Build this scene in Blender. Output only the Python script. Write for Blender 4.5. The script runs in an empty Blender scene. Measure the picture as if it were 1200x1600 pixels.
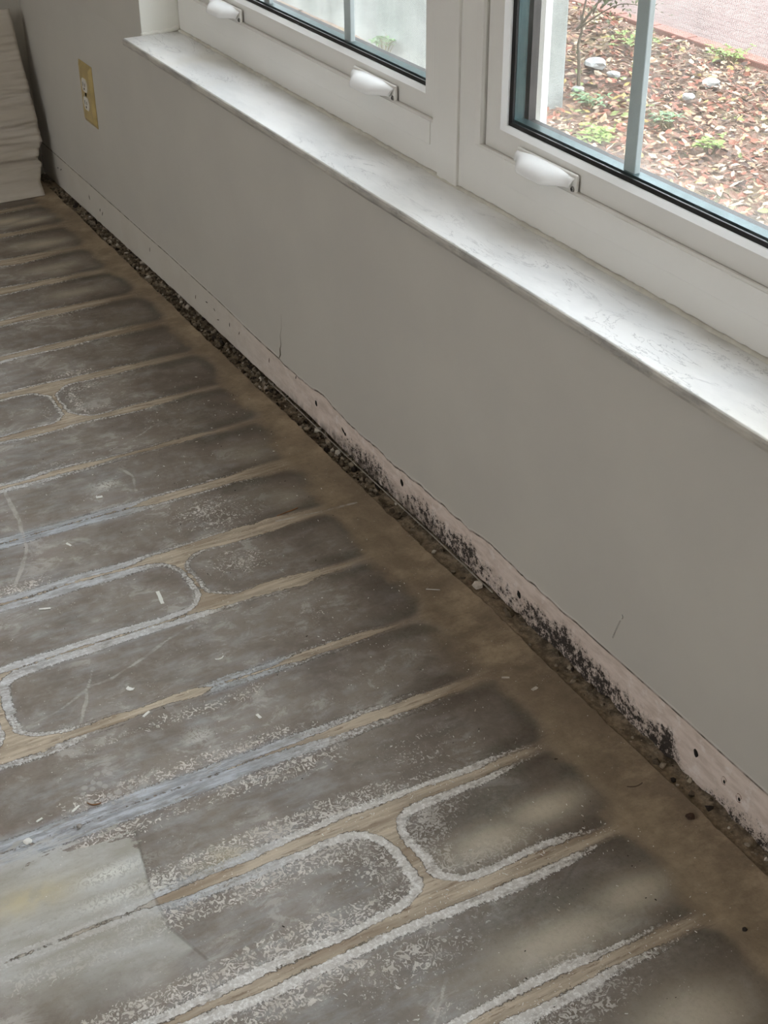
import bpy, bmesh, math, random
import numpy as np
from mathutils import Matrix, Vector

S = bpy.context.scene
COL = S.collection

# ------------------------------------------------------------------ camera
cam_d = bpy.data.cameras.new('camera')
cam = bpy.data.objects.new('camera', cam_d); COL.objects.link(cam)
RIGHT = Vector((0.48561493, 0.87414992, -0.00632948))
DOWN = Vector((0.46769372, -0.26592055, -0.84294059))
FWD = Vector((-0.73853959, 0.40638428, -0.53796942))
cam.matrix_world = Matrix(((RIGHT.x, -DOWN.x, -FWD.x, 3.3853), (RIGHT.y, -DOWN.y, -FWD.y, -0.8992),
                           (RIGHT.z, -DOWN.z, -FWD.z, 1.1497), (0, 0, 0, 1)))
cam_d.sensor_fit = 'VERTICAL'; cam_d.sensor_height = 24; cam_d.sensor_width = 18
cam_d.lens = 2178.1 / 1600 * 24
cam_d.clip_start = 0.05; cam_d.clip_end = 200
S.camera = cam

# ------------------------------------------------------------------ light and exposure
S.view_settings.view_transform = 'Standard'
S.view_settings.look = 'None'
S.view_settings.gamma = 1.0
S.view_settings.use_curve_mapping = False
S.view_settings.exposure = 0.34
world = bpy.data.worlds.new('sky'); S.world = world; world.use_nodes = True
wb = world.node_tree.nodes['Background']
wb.inputs[0].default_value = (0.80, 0.91, 1.0, 1)
wb.inputs[1].default_value = 9.5
# overcast sky: brighter overhead than at the horizon
_nt = world.node_tree; _tc = _nt.nodes.new('ShaderNodeTexCoord'); _sx = _nt.nodes.new('ShaderNodeSeparateXYZ'); _rp = _nt.nodes.new('ShaderNodeValToRGB')
_nt.links.new(_tc.outputs['Generated'], _sx.inputs[0]); _nt.links.new(_sx.outputs[2], _rp.inputs[0]); _nt.links.new(_rp.outputs[0], wb.inputs[0])
_rp.color_ramp.elements[0].position = 0.0; _rp.color_ramp.elements[0].color = (0.41, 0.425, 0.45, 1)
_rp.color_ramp.elements[1].position = 1.0; _rp.color_ramp.elements[1].color = (0.90, 0.925, 1.0, 1)

def lamp(name, kind, loc, rot, energy, color, **kw):
    d = bpy.data.lights.new(name, kind); d.energy = energy; d.color = color
    for k, v in kw.items(): setattr(d, k, v)
    o = bpy.data.objects.new(name, d); COL.objects.link(o); o.location = loc; o.rotation_euler = rot
    return o
sun = lamp('sun', 'SUN', (0, 0, 6), (0, 0, 0), 1.5, (1.0, 0.93, 0.82), angle=0.06)
sun.rotation_euler = Vector((-0.12, 0.34, -1)).to_track_quat('-Z', 'Y').to_euler()
# added fill light, set before the unseen opening behind the camera
rear_fill_light = lamp('rear_fill', 'AREA', (2.7, -4.15, 1.5), (0, 0, 0), 9, (1.0, 0.93, 0.84), shape='RECTANGLE', size=1.3, size_y=1.1)
rear_fill_light.rotation_euler = Vector((0, 1, 0)).to_track_quat('-Z', 'Z').to_euler()
ceil_fill_light = lamp('ceiling_fill', 'AREA', (2.6, -2.0, 2.55), (0, 0, 0), 3, (1.0, 0.90, 0.76), shape='DISK', size=0.6)  # unseen fill light added just below the ceiling

# ------------------------------------------------------------------ numpy noise
def _h(ix, iy, seed):
    n = (ix.astype(np.int64) * 374761393 + iy.astype(np.int64) * 668265263 + seed * 1442695041) & 0xffffffff
    n = ((n ^ (n >> 13)) * 1274126177) & 0xffffffff
    return ((n ^ (n >> 16)) & 0xffff) / 65535.0
def vnoise(x, y, seed=0):
    x = np.asarray(x, float); y = np.asarray(y, float)
    ix = np.floor(x); iy = np.floor(y); fx = x - ix; fy = y - iy
    fx = fx * fx * (3 - 2 * fx); fy = fy * fy * (3 - 2 * fy)
    a = _h(ix, iy, seed); b = _h(ix + 1, iy, seed); c = _h(ix, iy + 1, seed); d = _h(ix + 1, iy + 1, seed)
    return (a * (1 - fx) + b * fx) * (1 - fy) + (c * (1 - fx) + d * fx) * fy
def fbm(x, y, seed=0, o=4):
    s = 0; a = 0.5; t = 0
    for k in range(o):
        s = s + a * vnoise(x * 2 ** k + 17 * k, y * 2 ** k + 9 * k, seed + k); t += a; a *= 0.5
    return s / t
def sstep(a, b, x):
    t = np.clip((np.asarray(x, float) - a) / (b - a), 0, 1); return t * t * (3 - 2 * t)

# ------------------------------------------------------------------ material helpers
def srgb(r, g, b):
    f = lambda c: (c / 255 / 12.92) if c <= 10 else ((c / 255 + 0.055) / 1.055) ** 2.4
    return (f(r), f(g), f(b), 1)
class NT:
    def __init__(s, name):
        s.m = bpy.data.materials.new(name); s.m.use_nodes = True
        s.t = s.m.node_tree; s.b = s.t.nodes['Principled BSDF']; s.out = s.t.nodes['Material Output']
        s._tc = None
    def n(s, k, **kw):
        o = s.t.nodes.new(k)
        for a, v in kw.items(): setattr(o, a, v)
        return o
    def l(s, a, b): s.t.links.new(a, b)
    def coord(s, kind='Object'):
        if s._tc is None: s._tc = s.n('ShaderNodeTexCoord')
        return s._tc.outputs[kind]
    def mapped(s, scale=(1, 1, 1), rot=(0, 0, 0), loc=(0, 0, 0)):
        mp = s.n('ShaderNodeMapping'); s.l(s.coord(), mp.inputs[0])
        mp.inputs['Scale'].default_value = scale; mp.inputs['Rotation'].default_value = rot; mp.inputs['Location'].default_value = loc
        return mp.outputs[0]
    def noise(s, scale, detail=4, rough=0.55, vec=None, dist=0.0):
        o = s.n('ShaderNodeTexNoise'); o.inputs['Scale'].default_value = scale; o.inputs['Detail'].default_value = detail
        o.inputs['Roughness'].default_value = rough; o.inputs['Distortion'].default_value = dist
        s.l(vec if vec is not None else s.coord(), o.inputs['Vector']); return o.outputs['Fac']
    def vor(s, scale, vec=None, feature='F1'):
        o = s.n('ShaderNodeTexVoronoi', feature=feature); o.inputs['Scale'].default_value = scale
        s.l(vec if vec is not None else s.coord(), o.inputs['Vector']); return o.outputs['Distance']
    def math(s, op, a, b=None, c=None, clamp=False):
        o = s.n('ShaderNodeMath', operation=op, use_clamp=clamp)
        for i, v in enumerate((a, b, c)):
            if v is None: continue
            if isinstance(v, (int, float)): o.inputs[i].default_value = v
            else: s.l(v, o.inputs[i])
        return o.outputs[0]
    def ss(s, v, a, b, lo=0.0, hi=1.0):
        o = s.n('ShaderNodeMapRange', interpolation_type='SMOOTHSTEP')
        s.l(v, o.inputs['Value'])
        for k, x in (('From Min', a), ('From Max', b), ('To Min', lo), ('To Max', hi)):
            if isinstance(x, (int, float)): o.inputs[k].default_value = x
            else: s.l(x, o.inputs[k])
        return o.outputs[0]
    def mix(s, f, a, b):
        o = s.n('ShaderNodeMix', data_type='RGBA')
        if isinstance(f, (int, float)): o.inputs[0].default_value = f
        else: s.l(f, o.inputs[0])
        for i, v in ((6, a), (7, b)):
            if isinstance(v, tuple): o.inputs[i].default_value = v
            else: s.l(v, o.inputs[i])
        return o.outputs[2]
    def attr(s, name):
        o = s.n('ShaderNodeAttribute'); o.attribute_name = name; return o.outputs['Fac']
    def col(s, v):
        if isinstance(v, tuple): s.b.inputs['Base Color'].default_value = v
        else: s.l(v, s.b.inputs['Base Color'])
    def rough(s, v):
        if isinstance(v, (int, float)): s.b.inputs['Roughness'].default_value = v
        else: s.l(v, s.b.inputs['Roughness'])
    def bump(s, h, strength=0.3, dist=0.002):
        o = s.n('ShaderNodeBump'); o.inputs['Strength'].default_value = strength; o.inputs['Distance'].default_value = dist
        s.l(h, o.inputs['Height']); s.l(o.outputs[0], s.b.inputs['Normal'])

def simple(name, c, rough=0.5, vary=0.06, scale=30, metallic=0.0, bump=0.0):
    m = NT(name)
    d = tuple(x * (1 - vary * 2) for x in c[:3]) + (1,)
    m.col(m.mix(m.ss(m.noise(scale), 0.35, 0.7), c, d)); m.rough(rough)
    m.b.inputs['Metallic'].default_value = metallic
    if bump: m.bump(m.noise(scale * 6, 3), bump)
    return m.m

# ------------------------------------------------------------------ mesh helpers
def mesh_obj(name, verts, faces, mat, parent=None, smooth=False, loc=None):
    me = bpy.data.meshes.new(name); me.from_pydata([tuple(v) for v in verts], [], faces); me.update()
    if smooth: me.shade_smooth()
    if mat: me.materials.append(mat)
    o = bpy.data.objects.new(name, me); COL.objects.link(o)
    if parent is not None: o.parent = parent
    if loc is not None: o.location = loc
    return o
def bm_obj(name, bm, mat, parent=None, smooth=False, loc=None):
    bmesh.ops.recalc_face_normals(bm, faces=bm.faces)
    me = bpy.data.meshes.new(name); bm.to_mesh(me); bm.free()
    if smooth: me.shade_smooth()
    if mat: me.materials.append(mat)
    o = bpy.data.objects.new(name, me); COL.objects.link(o)
    if parent is not None: o.parent = parent
    if loc is not None: o.location = loc
    return o
def add_box(bm, x0, x1, y0, y1, z0, z1, bev=0.0, seg=2):
    r = bmesh.ops.create_cube(bm, size=1)
    for v in r['verts']:
        v.co = Vector((x0 if v.co.x < 0 else x1, y0 if v.co.y < 0 else y1, z0 if v.co.z < 0 else z1))
    if bev:
        es = list({e for v in r['verts'] for e in v.link_edges})
        bmesh.ops.bevel(bm, geom=es, offset=bev, segments=seg, affect='EDGES', profile=0.5)
def box(name, b, mat, parent=None, bev=0.0, smooth=False):
    bm = bmesh.new(); add_box(bm, *b, bev=bev); return bm_obj(name, bm, mat, parent, smooth)
def ring_bm(profile):
    """profile: closed list of (x0,x1,z0,z1,y) rectangles, joined into a mitred picture-frame solid"""
    bm = bmesh.new(); L = []
    for (x0, x1, z0, z1, y) in profile:
        L.append([bm.verts.new(p) for p in ((x0, y, z0), (x1, y, z0), (x1, y, z1), (x0, y, z1))])
    n = len(L)
    for i in range(n):
        a, b = L[i], L[(i + 1) % n]
        for k in range(4):
            bm.faces.new((a[k], a[(k + 1) % 4], b[(k + 1) % 4], b[k]))
    return bm
def grid_mesh(name, X, Y, Z, mat, parent=None, attrs=None, smooth=True, flip=False):
    """X,Y,Z 2-D arrays [i,j]"""
    n, m = X.shape
    co = np.stack([X, Y, Z], -1).reshape(-1, 3).astype(np.float32)
    i, j = np.meshgrid(np.arange(n - 1), np.arange(m - 1), indexing='ij')
    a = (i * m + j).ravel(); b = ((i + 1) * m + j).ravel(); c = ((i + 1) * m + j + 1).ravel(); d = (i * m + j + 1).ravel()
    f = np.stack([a, b, c, d] if not flip else [a, d, c, b], -1).astype(np.int32)
    me = bpy.data.meshes.new(name)
    me.vertices.add(len(co)); me.vertices.foreach_set('co', co.ravel())
    me.loops.add(f.size); me.loops.foreach_set('vertex_index', f.ravel())
    me.polygons.add(len(f)); me.polygons.foreach_set('loop_start', np.arange(0, f.size, 4, dtype=np.int32))
    me.update(calc_edges=True); me.validate()
    if smooth: me.shade_smooth()
    for k, v in (attrs or {}).items():
        at = me.attributes.new(k, 'FLOAT', 'POINT'); at.data.foreach_set('value', v.astype(np.float32).ravel())
    me.materials.append(mat)
    o = bpy.data.objects.new(name, me); COL.objects.link(o)
    if parent is not None: o.parent = parent
    return o
def tube(bm, pts, radii, seg=6):
    """simple swept tube"""
    rings = []
    for k, p in enumerate(pts):
        p = Vector(p); q = Vector(pts[min(k + 1, len(pts) - 1)]) - Vector(pts[max(k - 1, 0)])
        q.normalize(); u = q.cross(Vector((0.31, 0.2, 0.93)));
        if u.length < 1e-4: u = q.cross(Vector((1, 0, 0)))
        u.normalize(); v = q.cross(u); r = radii[k] if hasattr(radii, '__len__') else radii
        rings.append([bm.verts.new(p + u * (r * math.cos(a)) + v * (r * math.sin(a))) for a in [2 * math.pi * s / seg for s in range(seg)]])
    for a, b in zip(rings, rings[1:]):
        for s in range(seg): bm.faces.new((a[s], a[(s + 1) % seg], b[(s + 1) % seg], b[s]))
    bm.faces.new(rings[0][::-1]); bm.faces.new(rings[-1])
def struct(o): o['kind'] = 'structure'; return o
def tag(o, label, cat, group=None, kind=None):
    o['label'] = label; o['category'] = cat
    if group: o['group'] = group
    if kind: o['kind'] = kind
    return o
def empty(name, loc=(0, 0, 0)):
    o = bpy.data.objects.new(name, None); COL.objects.link(o); o.location = loc; return o

# ------------------------------------------------------------------ dimensions (metres)
D = 0.0755        # depth from wall face to window frame face
ZS = 0.502        # top of the marble sill
WX0, WX1 = 0.825, 2.875
WTOP = 2.10
RX0, RX1, RY0, RY1, RZ = 0.0, 5.6, -4.3, 0.0, 2.6
TY = -0.0255       # edge of the floor covering before the gap at the wall

# ================================================================== materials of the setting
M_paint = simple('wall_paint', srgb(196, 192, 183), 0.62, 0.015, 6, bump=0.05)
M_jamb = simple('jamb_paint', srgb(244, 243, 234), 0.5, 0.03, 12)
M_ceil = simple('ceiling_paint', srgb(232, 230, 224), 0.8, 0.02, 5)

# -------------------------------- wall below the window, with the raw strip where a baseboard was
def strip_h(x):
    xs = [-1, 0.03, 0.4, 0.87, 1.1, 1.30, 1.375, 1.395, 1.44, 1.53, 1.62, 1.70, 1.80, 1.93, 2.00, 2.06, 2.15, 2.32, 2.45, 2.56, 2.8, 6]
    hs = [.079, .079, .080, .080, .077, .070, .068, .0665, .0700, .0725, .070, .066, .066, .067, .068, .0735, .0715, .0735, .0745, .074, .075, .076]
    h = np.interp(x, xs, hs)
    w = sstep(1.3, 1.45, x) * (1 - sstep(2.15, 2.35, x))
    return h + w * ((fbm(x * 22, x * 0, 5) - .5) * 0.013 + (fbm(x * 90, x * 0, 8) - .5) * 0.002)
def bottom_z(x):
    base = np.interp(x, [0, .5, .9, 1.2, 1.5, 1.67, 2.0, 2.3, 2.45, 2.6, 6], [-.004, .002, .007, .006, .008, .003, .004, .000, -.001, -.003, -.003])
    rag = sstep(1.95, 2.2, x)
    return base + (fbm(x * 60, x * 0, 3) - .5) * 0.003 + rag * np.clip(fbm(x * 45, x * 0 + 4, 31, 3) - .5, -.2, 1) * 0.016
def build_front_wall():
    xs = np.concatenate([np.arange(0, 3.0, 0.005), np.linspace(3.0, RX1, 30)])
    t = np.concatenate([np.linspace(0, 0.8, 45), np.linspace(0.805, 1.25, 60)])          # z in units of the strip height
    zt = np.linspace(0.105, ZS - 0.013, 24)
    X = np.repeat(xs[:, None], len(t) + len(zt) + 1, 1)
    H = strip_h(xs); B = bottom_z(xs)
    Z = np.concatenate([B[:, None], B[:, None] + (H - B)[:, None] * t[None, :], np.repeat(zt[None, :], len(xs), 0)], 1)
    d = Z - H[:, None]
    rec = 0.0010 * (1 - sstep(-0.0012, 0.0004, d))
    ridge = np.exp(-((d - 0.0012) / 0.0011) ** 2) * 0.0011
    lean = 0.0015 * (fbm(X * 8, Z * 8, 40, 2) - .5)
    Y = rec - ridge + lean
    Y[:, 0] = 0.014
    low = np.clip(-d / 0.07, 0, 1)
    # mould: height of the infested zone along the wall
    mx = [0, 1.2, 1.36, 1.45, 1.52, 1.6, 1.66, 1.72, 1.80, 1.86, 1.93, 2.0, 2.06, 2.12, 2.18, 2.24, 2.30, 2.36, 2.41, 2.45, 2.48, 2.52, 2.56, 2.60, 2.7, 3.0]
    mh = [0, 0, .010, .016, .016, .030, .040, .045, .030, .042, .044, .048, .042, .034, .046, .050, .044, .034, .036, .042, .016, .012, .020, .022, .020, .018]
    md = [0, 0, .30, .45, .30, .55, .72, .72, .60, .70, .75, .80, .55, .60, .80, .85, .80, .75, .75, .95, .45, .55, .70, .80, .80, .8]
    MH = np.interp(X, mx, mh) + (fbm(X * 30, Z * 30, 77) - .5) * .022
    MD = np.interp(X, mx, md)
    mold = (1 - sstep(-0.024, 0.022, Z - MH * 1.08)) * MD
    wet = (1 - sstep(-0.01, 0.012, Z - (0.012 + 0.02 * (fbm(X * 14, Z * 0, 55) - .3)))) * sstep(1.33, 1.5, X) * (1 - sstep(1.8, 2.05, X))
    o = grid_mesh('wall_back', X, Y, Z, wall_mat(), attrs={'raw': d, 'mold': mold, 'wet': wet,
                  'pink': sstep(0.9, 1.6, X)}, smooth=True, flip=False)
    return o
def wall_mat():
    m = NT('painted_drywall_with_raw_strip')
    raw = m.attr('raw'); mold = m.attr('mold'); wet = m.attr('wet'); pink = m.attr('pink')
    israw = m.ss(raw, -0.0004, 0.0004, 1, 0)
    paint = m.mix(m.ss(m.noise(5), 0.3, 0.7), srgb(198, 194, 185), srgb(193, 189, 181))
    fibre = m.noise(1, 5, 0.6, m.mapped((25, 25, 90)))
    dry = m.mix(m.ss(fibre, 0.35, 0.7), srgb(222, 208, 198), srgb(200, 184, 172))
    dry = m.mix(m.ss(m.noise(45, 6, 0.7), 0.52, 0.66, 0, 0.5), dry, srgb(236, 230, 226))
    strip = m.mix(pink, m.mix(m.ss(m.noise(14), .4, .7), srgb(203, 198, 188), srgb(199, 193, 182)), dry)
    c = m.mix(israw, paint, strip)
    # dark line painted in as the ridge's shadow below the torn paint edge
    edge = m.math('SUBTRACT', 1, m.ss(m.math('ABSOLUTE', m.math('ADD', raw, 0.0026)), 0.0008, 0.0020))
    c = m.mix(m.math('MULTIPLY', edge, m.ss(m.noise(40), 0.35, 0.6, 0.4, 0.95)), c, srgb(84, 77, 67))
    # damp brown stain
    wn = m.math('MULTIPLY', wet, m.ss(m.noise(1, 6, .7, m.mapped((60, 60, 20))), .35, .6))
    c = m.mix(m.math('MULTIPLY', wn, .85), c, srgb(84, 76, 66))
    # mould specks: thresholded cell noise where the mould mask is high
    n1 = m.noise(430, 5, 0.8); n2 = m.noise(105, 4, 0.65)
    sc = m.math('ADD', m.math('MULTIPLY', n1, 0.55), m.math('MULTIPLY', n2, 0.55))
    thr = m.math('SUBTRACT', 0.80, m.math('MULTIPLY', mold, 0.365))
    spk = m.ss(m.math('SUBTRACT', sc, thr), 0.0, 0.035)
    spk = m.math('MULTIPLY', spk, m.ss(mold, 0.05, 0.25))
    halo = m.math('MULTIPLY', m.ss(m.math('SUBTRACT', sc, thr), -0.13, 0.02), m.ss(mold, 0.1, 0.6, 0, .5))
    c = m.mix(halo, c, srgb(128, 116, 104))
    c = m.mix(m.math('MULTIPLY', spk, 0.96), c, srgb(34, 27, 23))
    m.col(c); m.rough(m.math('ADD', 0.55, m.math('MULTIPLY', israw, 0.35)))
    m.bump(m.math('ADD', m.math('MULTIPLY', m.noise(220, 3), 0.25), m.math('MULTIPLY', m.math('MULTIPLY', fibre, israw), 1.0)), 0.25, 0.002)
    return m.m
wall = struct(build_front_wall())
# remaining wall body around the window opening
bm = bmesh.new()
add_box(bm, -0.2, WX0, 0.0, 0.20, ZS - 0.013, RZ)
add_box(bm, WX1, RX1 + .2, 0.0, 0.20, ZS - 0.013, RZ)
add_box(bm, WX0, WX1, 0.0, 0.20, WTOP, RZ)
add_box(bm, -0.2, RX1 + .2, 0.018, 0.20, 0.02, ZS - 0.013)
upper = struct(bm_obj('wall_back_upper', bm, M_paint, wall))
# blackened sole plate behind the gap
M_sole = NT('dirty_sole_plate')
M_sole.col(M_sole.mix(M_sole.ss(M_sole.noise(40, 6, .7), .35, .7), srgb(44, 38, 31), srgb(104, 92, 76))); M_sole.rough(0.9)
M_sole.bump(M_sole.noise(120, 5), .6, .004)
struct(box('sole_plate', (-0.2, RX1, 0.013, 0.2, -0.03, 0.02), M_sole.m, wall))
# small marks on the wall: holes, slivers, hairline crack, pencil mark
M_hole = simple('dark_hole', srgb(22, 18, 15), 0.9)
M_rust = simple('rusty_nail', srgb(110, 66, 40), 0.7)
M_sliver = simple('brown_mark', srgb(92, 76, 62), 0.8)
def blob(name, x, z, rx, rz, mat, ang=0.0, depth=0.0012, y=0.0009, seed=0):
    rnd = random.Random(seed + int(x * 1e4)); bm = bmesh.new(); n = 12
    ca, sa = math.cos(ang), math.sin(ang)
    ringv = []
    for dy, s in ((0.0, 1.0), (-depth * .6, .8), (-depth, .35)):
        row = []
        for k in range(n):
            a = 2 * math.pi * k / n; j = 1 + rnd.uniform(-.18, .18)
            u = rx * s * j * math.cos(a); v = rz * s * j * math.sin(a)
            row.append(bm.verts.new((u * ca - v * sa, dy, u * sa + v * ca)))
        ringv.append(row)
    for a, b in zip(ringv, ringv[1:]):
        for k in range(n): bm.faces.new((a[k], a[(k + 1) % n], b[(k + 1) % n], b[k]))
    bm.faces.new(ringv[-1]); bm.faces.new(ringv[0][::-1])
    return bm_obj(name, bm, mat, wall, True, (x, y, z))
for x, z, r in ((1.516, .045, .0042), (1.807, .043, .0052), (2.128, .035, .0052), (2.497, .041, .0055)):
    blob('nail_hole', x, z, r * .8, r * 1.15, M_hole, .3)
blob('nail_hole', 1.615, .040, .008, .002, M_hole, -.5); blob('nail_hole', 1.621, .037, .003, .003, M_hole)
for x, z, r in ((2.546, .038, .0055), (2.572, .033, .0058)):
    hb = bmesh.new(); tube(hb, [(r * .75 * math.cos(a), 0, r * math.sin(a)) for a in np.linspace(0.3, 5.6, 14)], 0.0011, 6)
    bm_obj('rust_ring', hb, M_rust, wall, True, (x, 0.0015, z)); blob('nail_hole', x + .001, z - .001, r * .35, r * .5, M_hole)
rs = random.Random(5)
for x, z, a in ((.13, .045, .2), (.155, .048, .5), (.36, .043, -1.2), (.43, .035, 1.2), (.445, .031, 1.0), (.745, .050, 1.3), (.99, .037, 1.2), (1.047, .048, .1), (1.085, .047, -.5),
                (1.156, .044, 1.4), (1.20, .045, 1.0), (1.10, .032, .3), (1.33, .045, 1.4), (1.44, .060, 1.2)):
    blob('sliver_mark', x, z, rs.uniform(.004, .0065), .0011, M_sliver if rs.random() < .4 else M_hole, a, .0007)
def wall_line(name, pts, r, mat):
    b = bmesh.new(); tube(b, [(x, -0.0008, z) for x, z in pts], r, 5); return bm_obj(name, b, mat, wall, True)
wall_line('crack', [(1.376, .068), (1.384, .080), (1.383, .090), (1.388, .100), (1.387, .118), (1.394, .135), (1.395, .160)], [.0009, .0012, .0008, .0004, .00022, .00015, .0001], simple('crack_shadow', srgb(150, 142, 128), .8))
M_pencil = simple('pencil', srgb(150, 147, 141), .6)
wall_line('pencil_mark', [(2.331 + t * .011 + .0012 * math.sin(t * 60), .098 + t * .034) for t in np.linspace(0, 1, 60)], 0.00022, M_pencil)
wall_line('pencil_mark', [(2.344 + .002 * math.sin(a), .139 + .003 * math.cos(a)) for a in np.linspace(0, 3.0, 8)], 0.00035, M_pencil)

# plastic edging that peeks out below the drywall in the middle of the wall
M_metal = simple('dull_metal', srgb(176, 170, 158), 0.45, 0.2, 60, metallic=0.3)
bm = bmesh.new()
pts = [(x, -0.0035 - .001 * math.sin(x * 9), float(bottom_z(np.array([x]))[0]) * .4 + .0025) for x in np.linspace(1.33, 2.07, 40)]
tube(bm, pts, .0011, 6)
struct(bm_obj('trim_1', bm, M_metal, None, True))

# -------------------------------- other walls, ceiling (front wall has an unseen opening behind the camera, added for fill light)
struct(box('wall_left', (-0.2, RX0, RY0 - .2, 0.0, -0.03, RZ), M_paint))
struct(box('wall_right', (RX1, RX1 + .2, RY0 - .2, 0.0, -0.03, RZ), M_paint))
bm = bmesh.new()
add_box(bm, -.2, 2.0, RY0 - .2, RY0, -.03, RZ); add_box(bm, 3.4, RX1 + .2, RY0 - .2, RY0, -.03, RZ); add_box(bm, 2.0, 3.4, RY0 - .2, RY0, 2.1, RZ); add_box(bm, 2.0, 3.4, RY0 - .2, RY0, -.03, .9)
struct(bm_obj('wall_front', bm, M_paint))
struct(box('ceiling', (-.2, RX1 + .2, RY0 - .2, 0.2, RZ, RZ + .15), M_ceil))

# ================================================================== floor
LX = [0.08, 0.235, 0.385, 0.54, 0.69, 0.842, 0.995, 1.145, 1.296, 1.447, 1.604, 1.754, 1.905, 2.065, 2.217, 2.363, 2.515, 2.667, 2.82, 2.975, 3.13]
# joints across each row (between LX[i] and LX[i+1])
JOINT = {0: [-.6], 1: [-.4], 2: [-.75], 3: [-.5], 4: [-.62], 5: [-.48], 6: [-.70], 7: [-.355], 8: [-.95], 9: [-1.0], 10: [-.86], 11: [-.350], 12: [-.678], 13: [-1.05], 14: [-.9], 15: [-.353], 16: [-.95], 17: [-.8], 18: [-.6], 19: [-.9]}
END = {0: -.05, 1: -.05, 2: -.05, 3: -.05, 4: -.05, 5: -.045, 6: -.042, 7: -.045, 8: -.05, 9: -.055, 10: -.075, 11: -.078, 12: -.088, 13: -.095, 14: -.085, 15: -.088, 16: -.095, 17: -.105, 18: -.10, 19: -.1}
# per line: y, half width of the tan glue ridge, strength of the white rim, rim width, blue haze
B0 = [(-.9, .010, .7, .008, .4), (-.4, .013, .7, .007, .3), (-.30, .016, .6, .004, .1), (-.16, .015, .4, .003, 0), (-.05, .010, 0, .002, 0)]
BAND = {
 7: [(-.9, .013, .6, .005, .1), (-.45, .015, .6, .005, .1), (-.30, .016, .6, .004, 0), (-.16, .012, .3, .003, 0), (-.06, .005, 0, .002, 0)],
 8: [(-.9, .008, .5, .008, .6), (-.46, .009, .5, .006, .6), (-.36, .016, .6, .005, .1), (-.18, .013, .4, .003, 0), (-.06, .006, 0, .002, 0)],
 9: [(-.9, .006, .6, .010, .5), (-.48, .006, .6, .010, .4), (-.30, .011, .3, .005, .1), (-.16, .008, .2, .004, 0), (-.08, .004, 0, .002, 0)],
 10: [(-.9, .001, .8, .014, 1), (-.43, .001, .8, .013, 1), (-.36, .003, .7, .012, .7), (-.32, .012, .5, .006, .3), (-.22, .019, .5, .004, 0), (-.10, .016, .1, .002, 0), (-.05, .008, 0, .002, 0)],
 11: [(-.9, .001, .9, .015, .8), (-.45, .003, .9, .014, .7), (-.37, .012, .5, .008, .3), (-.30, .020, .4, .004, 0), (-.15, .016, .1, .002, 0), (-.08, .008, 0, .002, 0)],
 12: [(-.9, .002, .9, .014, .5), (-.55, .003, .9, .014, .4), (-.40, .005, .9, .013, .4), (-.34, .012, .5, .006, .1), (-.25, .017, .2, .003, 0), (-.10, .008, 0, .002, 0)],
 13: [(-.9, .010, .6, .010, .4), (-.62, .011, .6, .008, .3), (-.57, .012, .2, .004, 0), (-.44, .012, .1, .004, 0), (-.425, .001, .6, .010, .8), (-.34, .002, .6, .010, .9), (-.31, .011, .4, .005, .2), (-.20, .009, .3, .004, 0), (-.14, .004, 0, .002, 0)],
 14: [(-.9, 0, .8, .018, 1), (-.46, .0, .8, .018, 1), (-.38, .003, .8, .015, .7), (-.30, .012, .5, .008, .1), (-.16, .013, .2, .004, 0), (-.10, .008, 0, .002, 0)],
 15: [(-.9, .001, .7, .006, .2), (-.64, .002, .8, .008, .2), (-.605, .006, .6, .010, .7), (-.50, .006, .7, .012, .5), (-.44, .0085, .95, .010, .05), (-.22, .0085, .95, .010, 0), (-.17, .009, .5, .006, 0), (-.08, .007, 0, .002, 0)],
 16: [(-.9, .010, 1, .013, .1), (-.32, .0095, 1, .012, 0), (-.20, .011, .8, .010, 0), (-.15, .009, .3, .005, 0), (-.08, .006, 0, .002, 0)],
 17: [(-.9, .010, .8, .010, 0), (-.28, .010, .9, .012, 0), (-.20, .010, .5, .006, 0), (-.12, .006, .1, .002, 0), (-.08, .004, 0, .002, 0)],
}
def seg_dist(X, Y, pts):
    d = np.full(X.shape, 9.0)
    for (ax, ay), (bx, by) in zip(pts, pts[1:]):
        vx, vy = bx - ax, by - ay; t = np.clip(((X - ax) * vx + (Y - ay) * vy) / (vx * vx + vy * vy), 0, 1)
        d = np.minimum(d, np.hypot(X - ax - t * vx, Y - ay - t * vy))
    return d
def poly_sd(X, Y, pts):
    d = seg_dist(X, Y, pts + [pts[0]]); ins = np.zeros(X.shape, bool)
    for (ax, ay), (bx, by) in zip(pts, pts[1:] + [pts[0]]):
        c = ((ay > Y) != (by > Y)) & (X < (bx - ax) * (Y - ay) / (by - ay + 1e-12) + ax); ins ^= c
    return np.where(ins, d, -d)
def ell(X, Y, cx, cy, rx, ry, ang=0.0, soft=1.0):
    u = (X - cx) * math.cos(ang) + (Y - cy) * math.sin(ang); v = -(X - cx) * math.sin(ang) + (Y - cy) * math.cos(ang)
    return np.exp(-((u / rx) ** 2 + (v / ry) ** 2) * soft)
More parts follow.
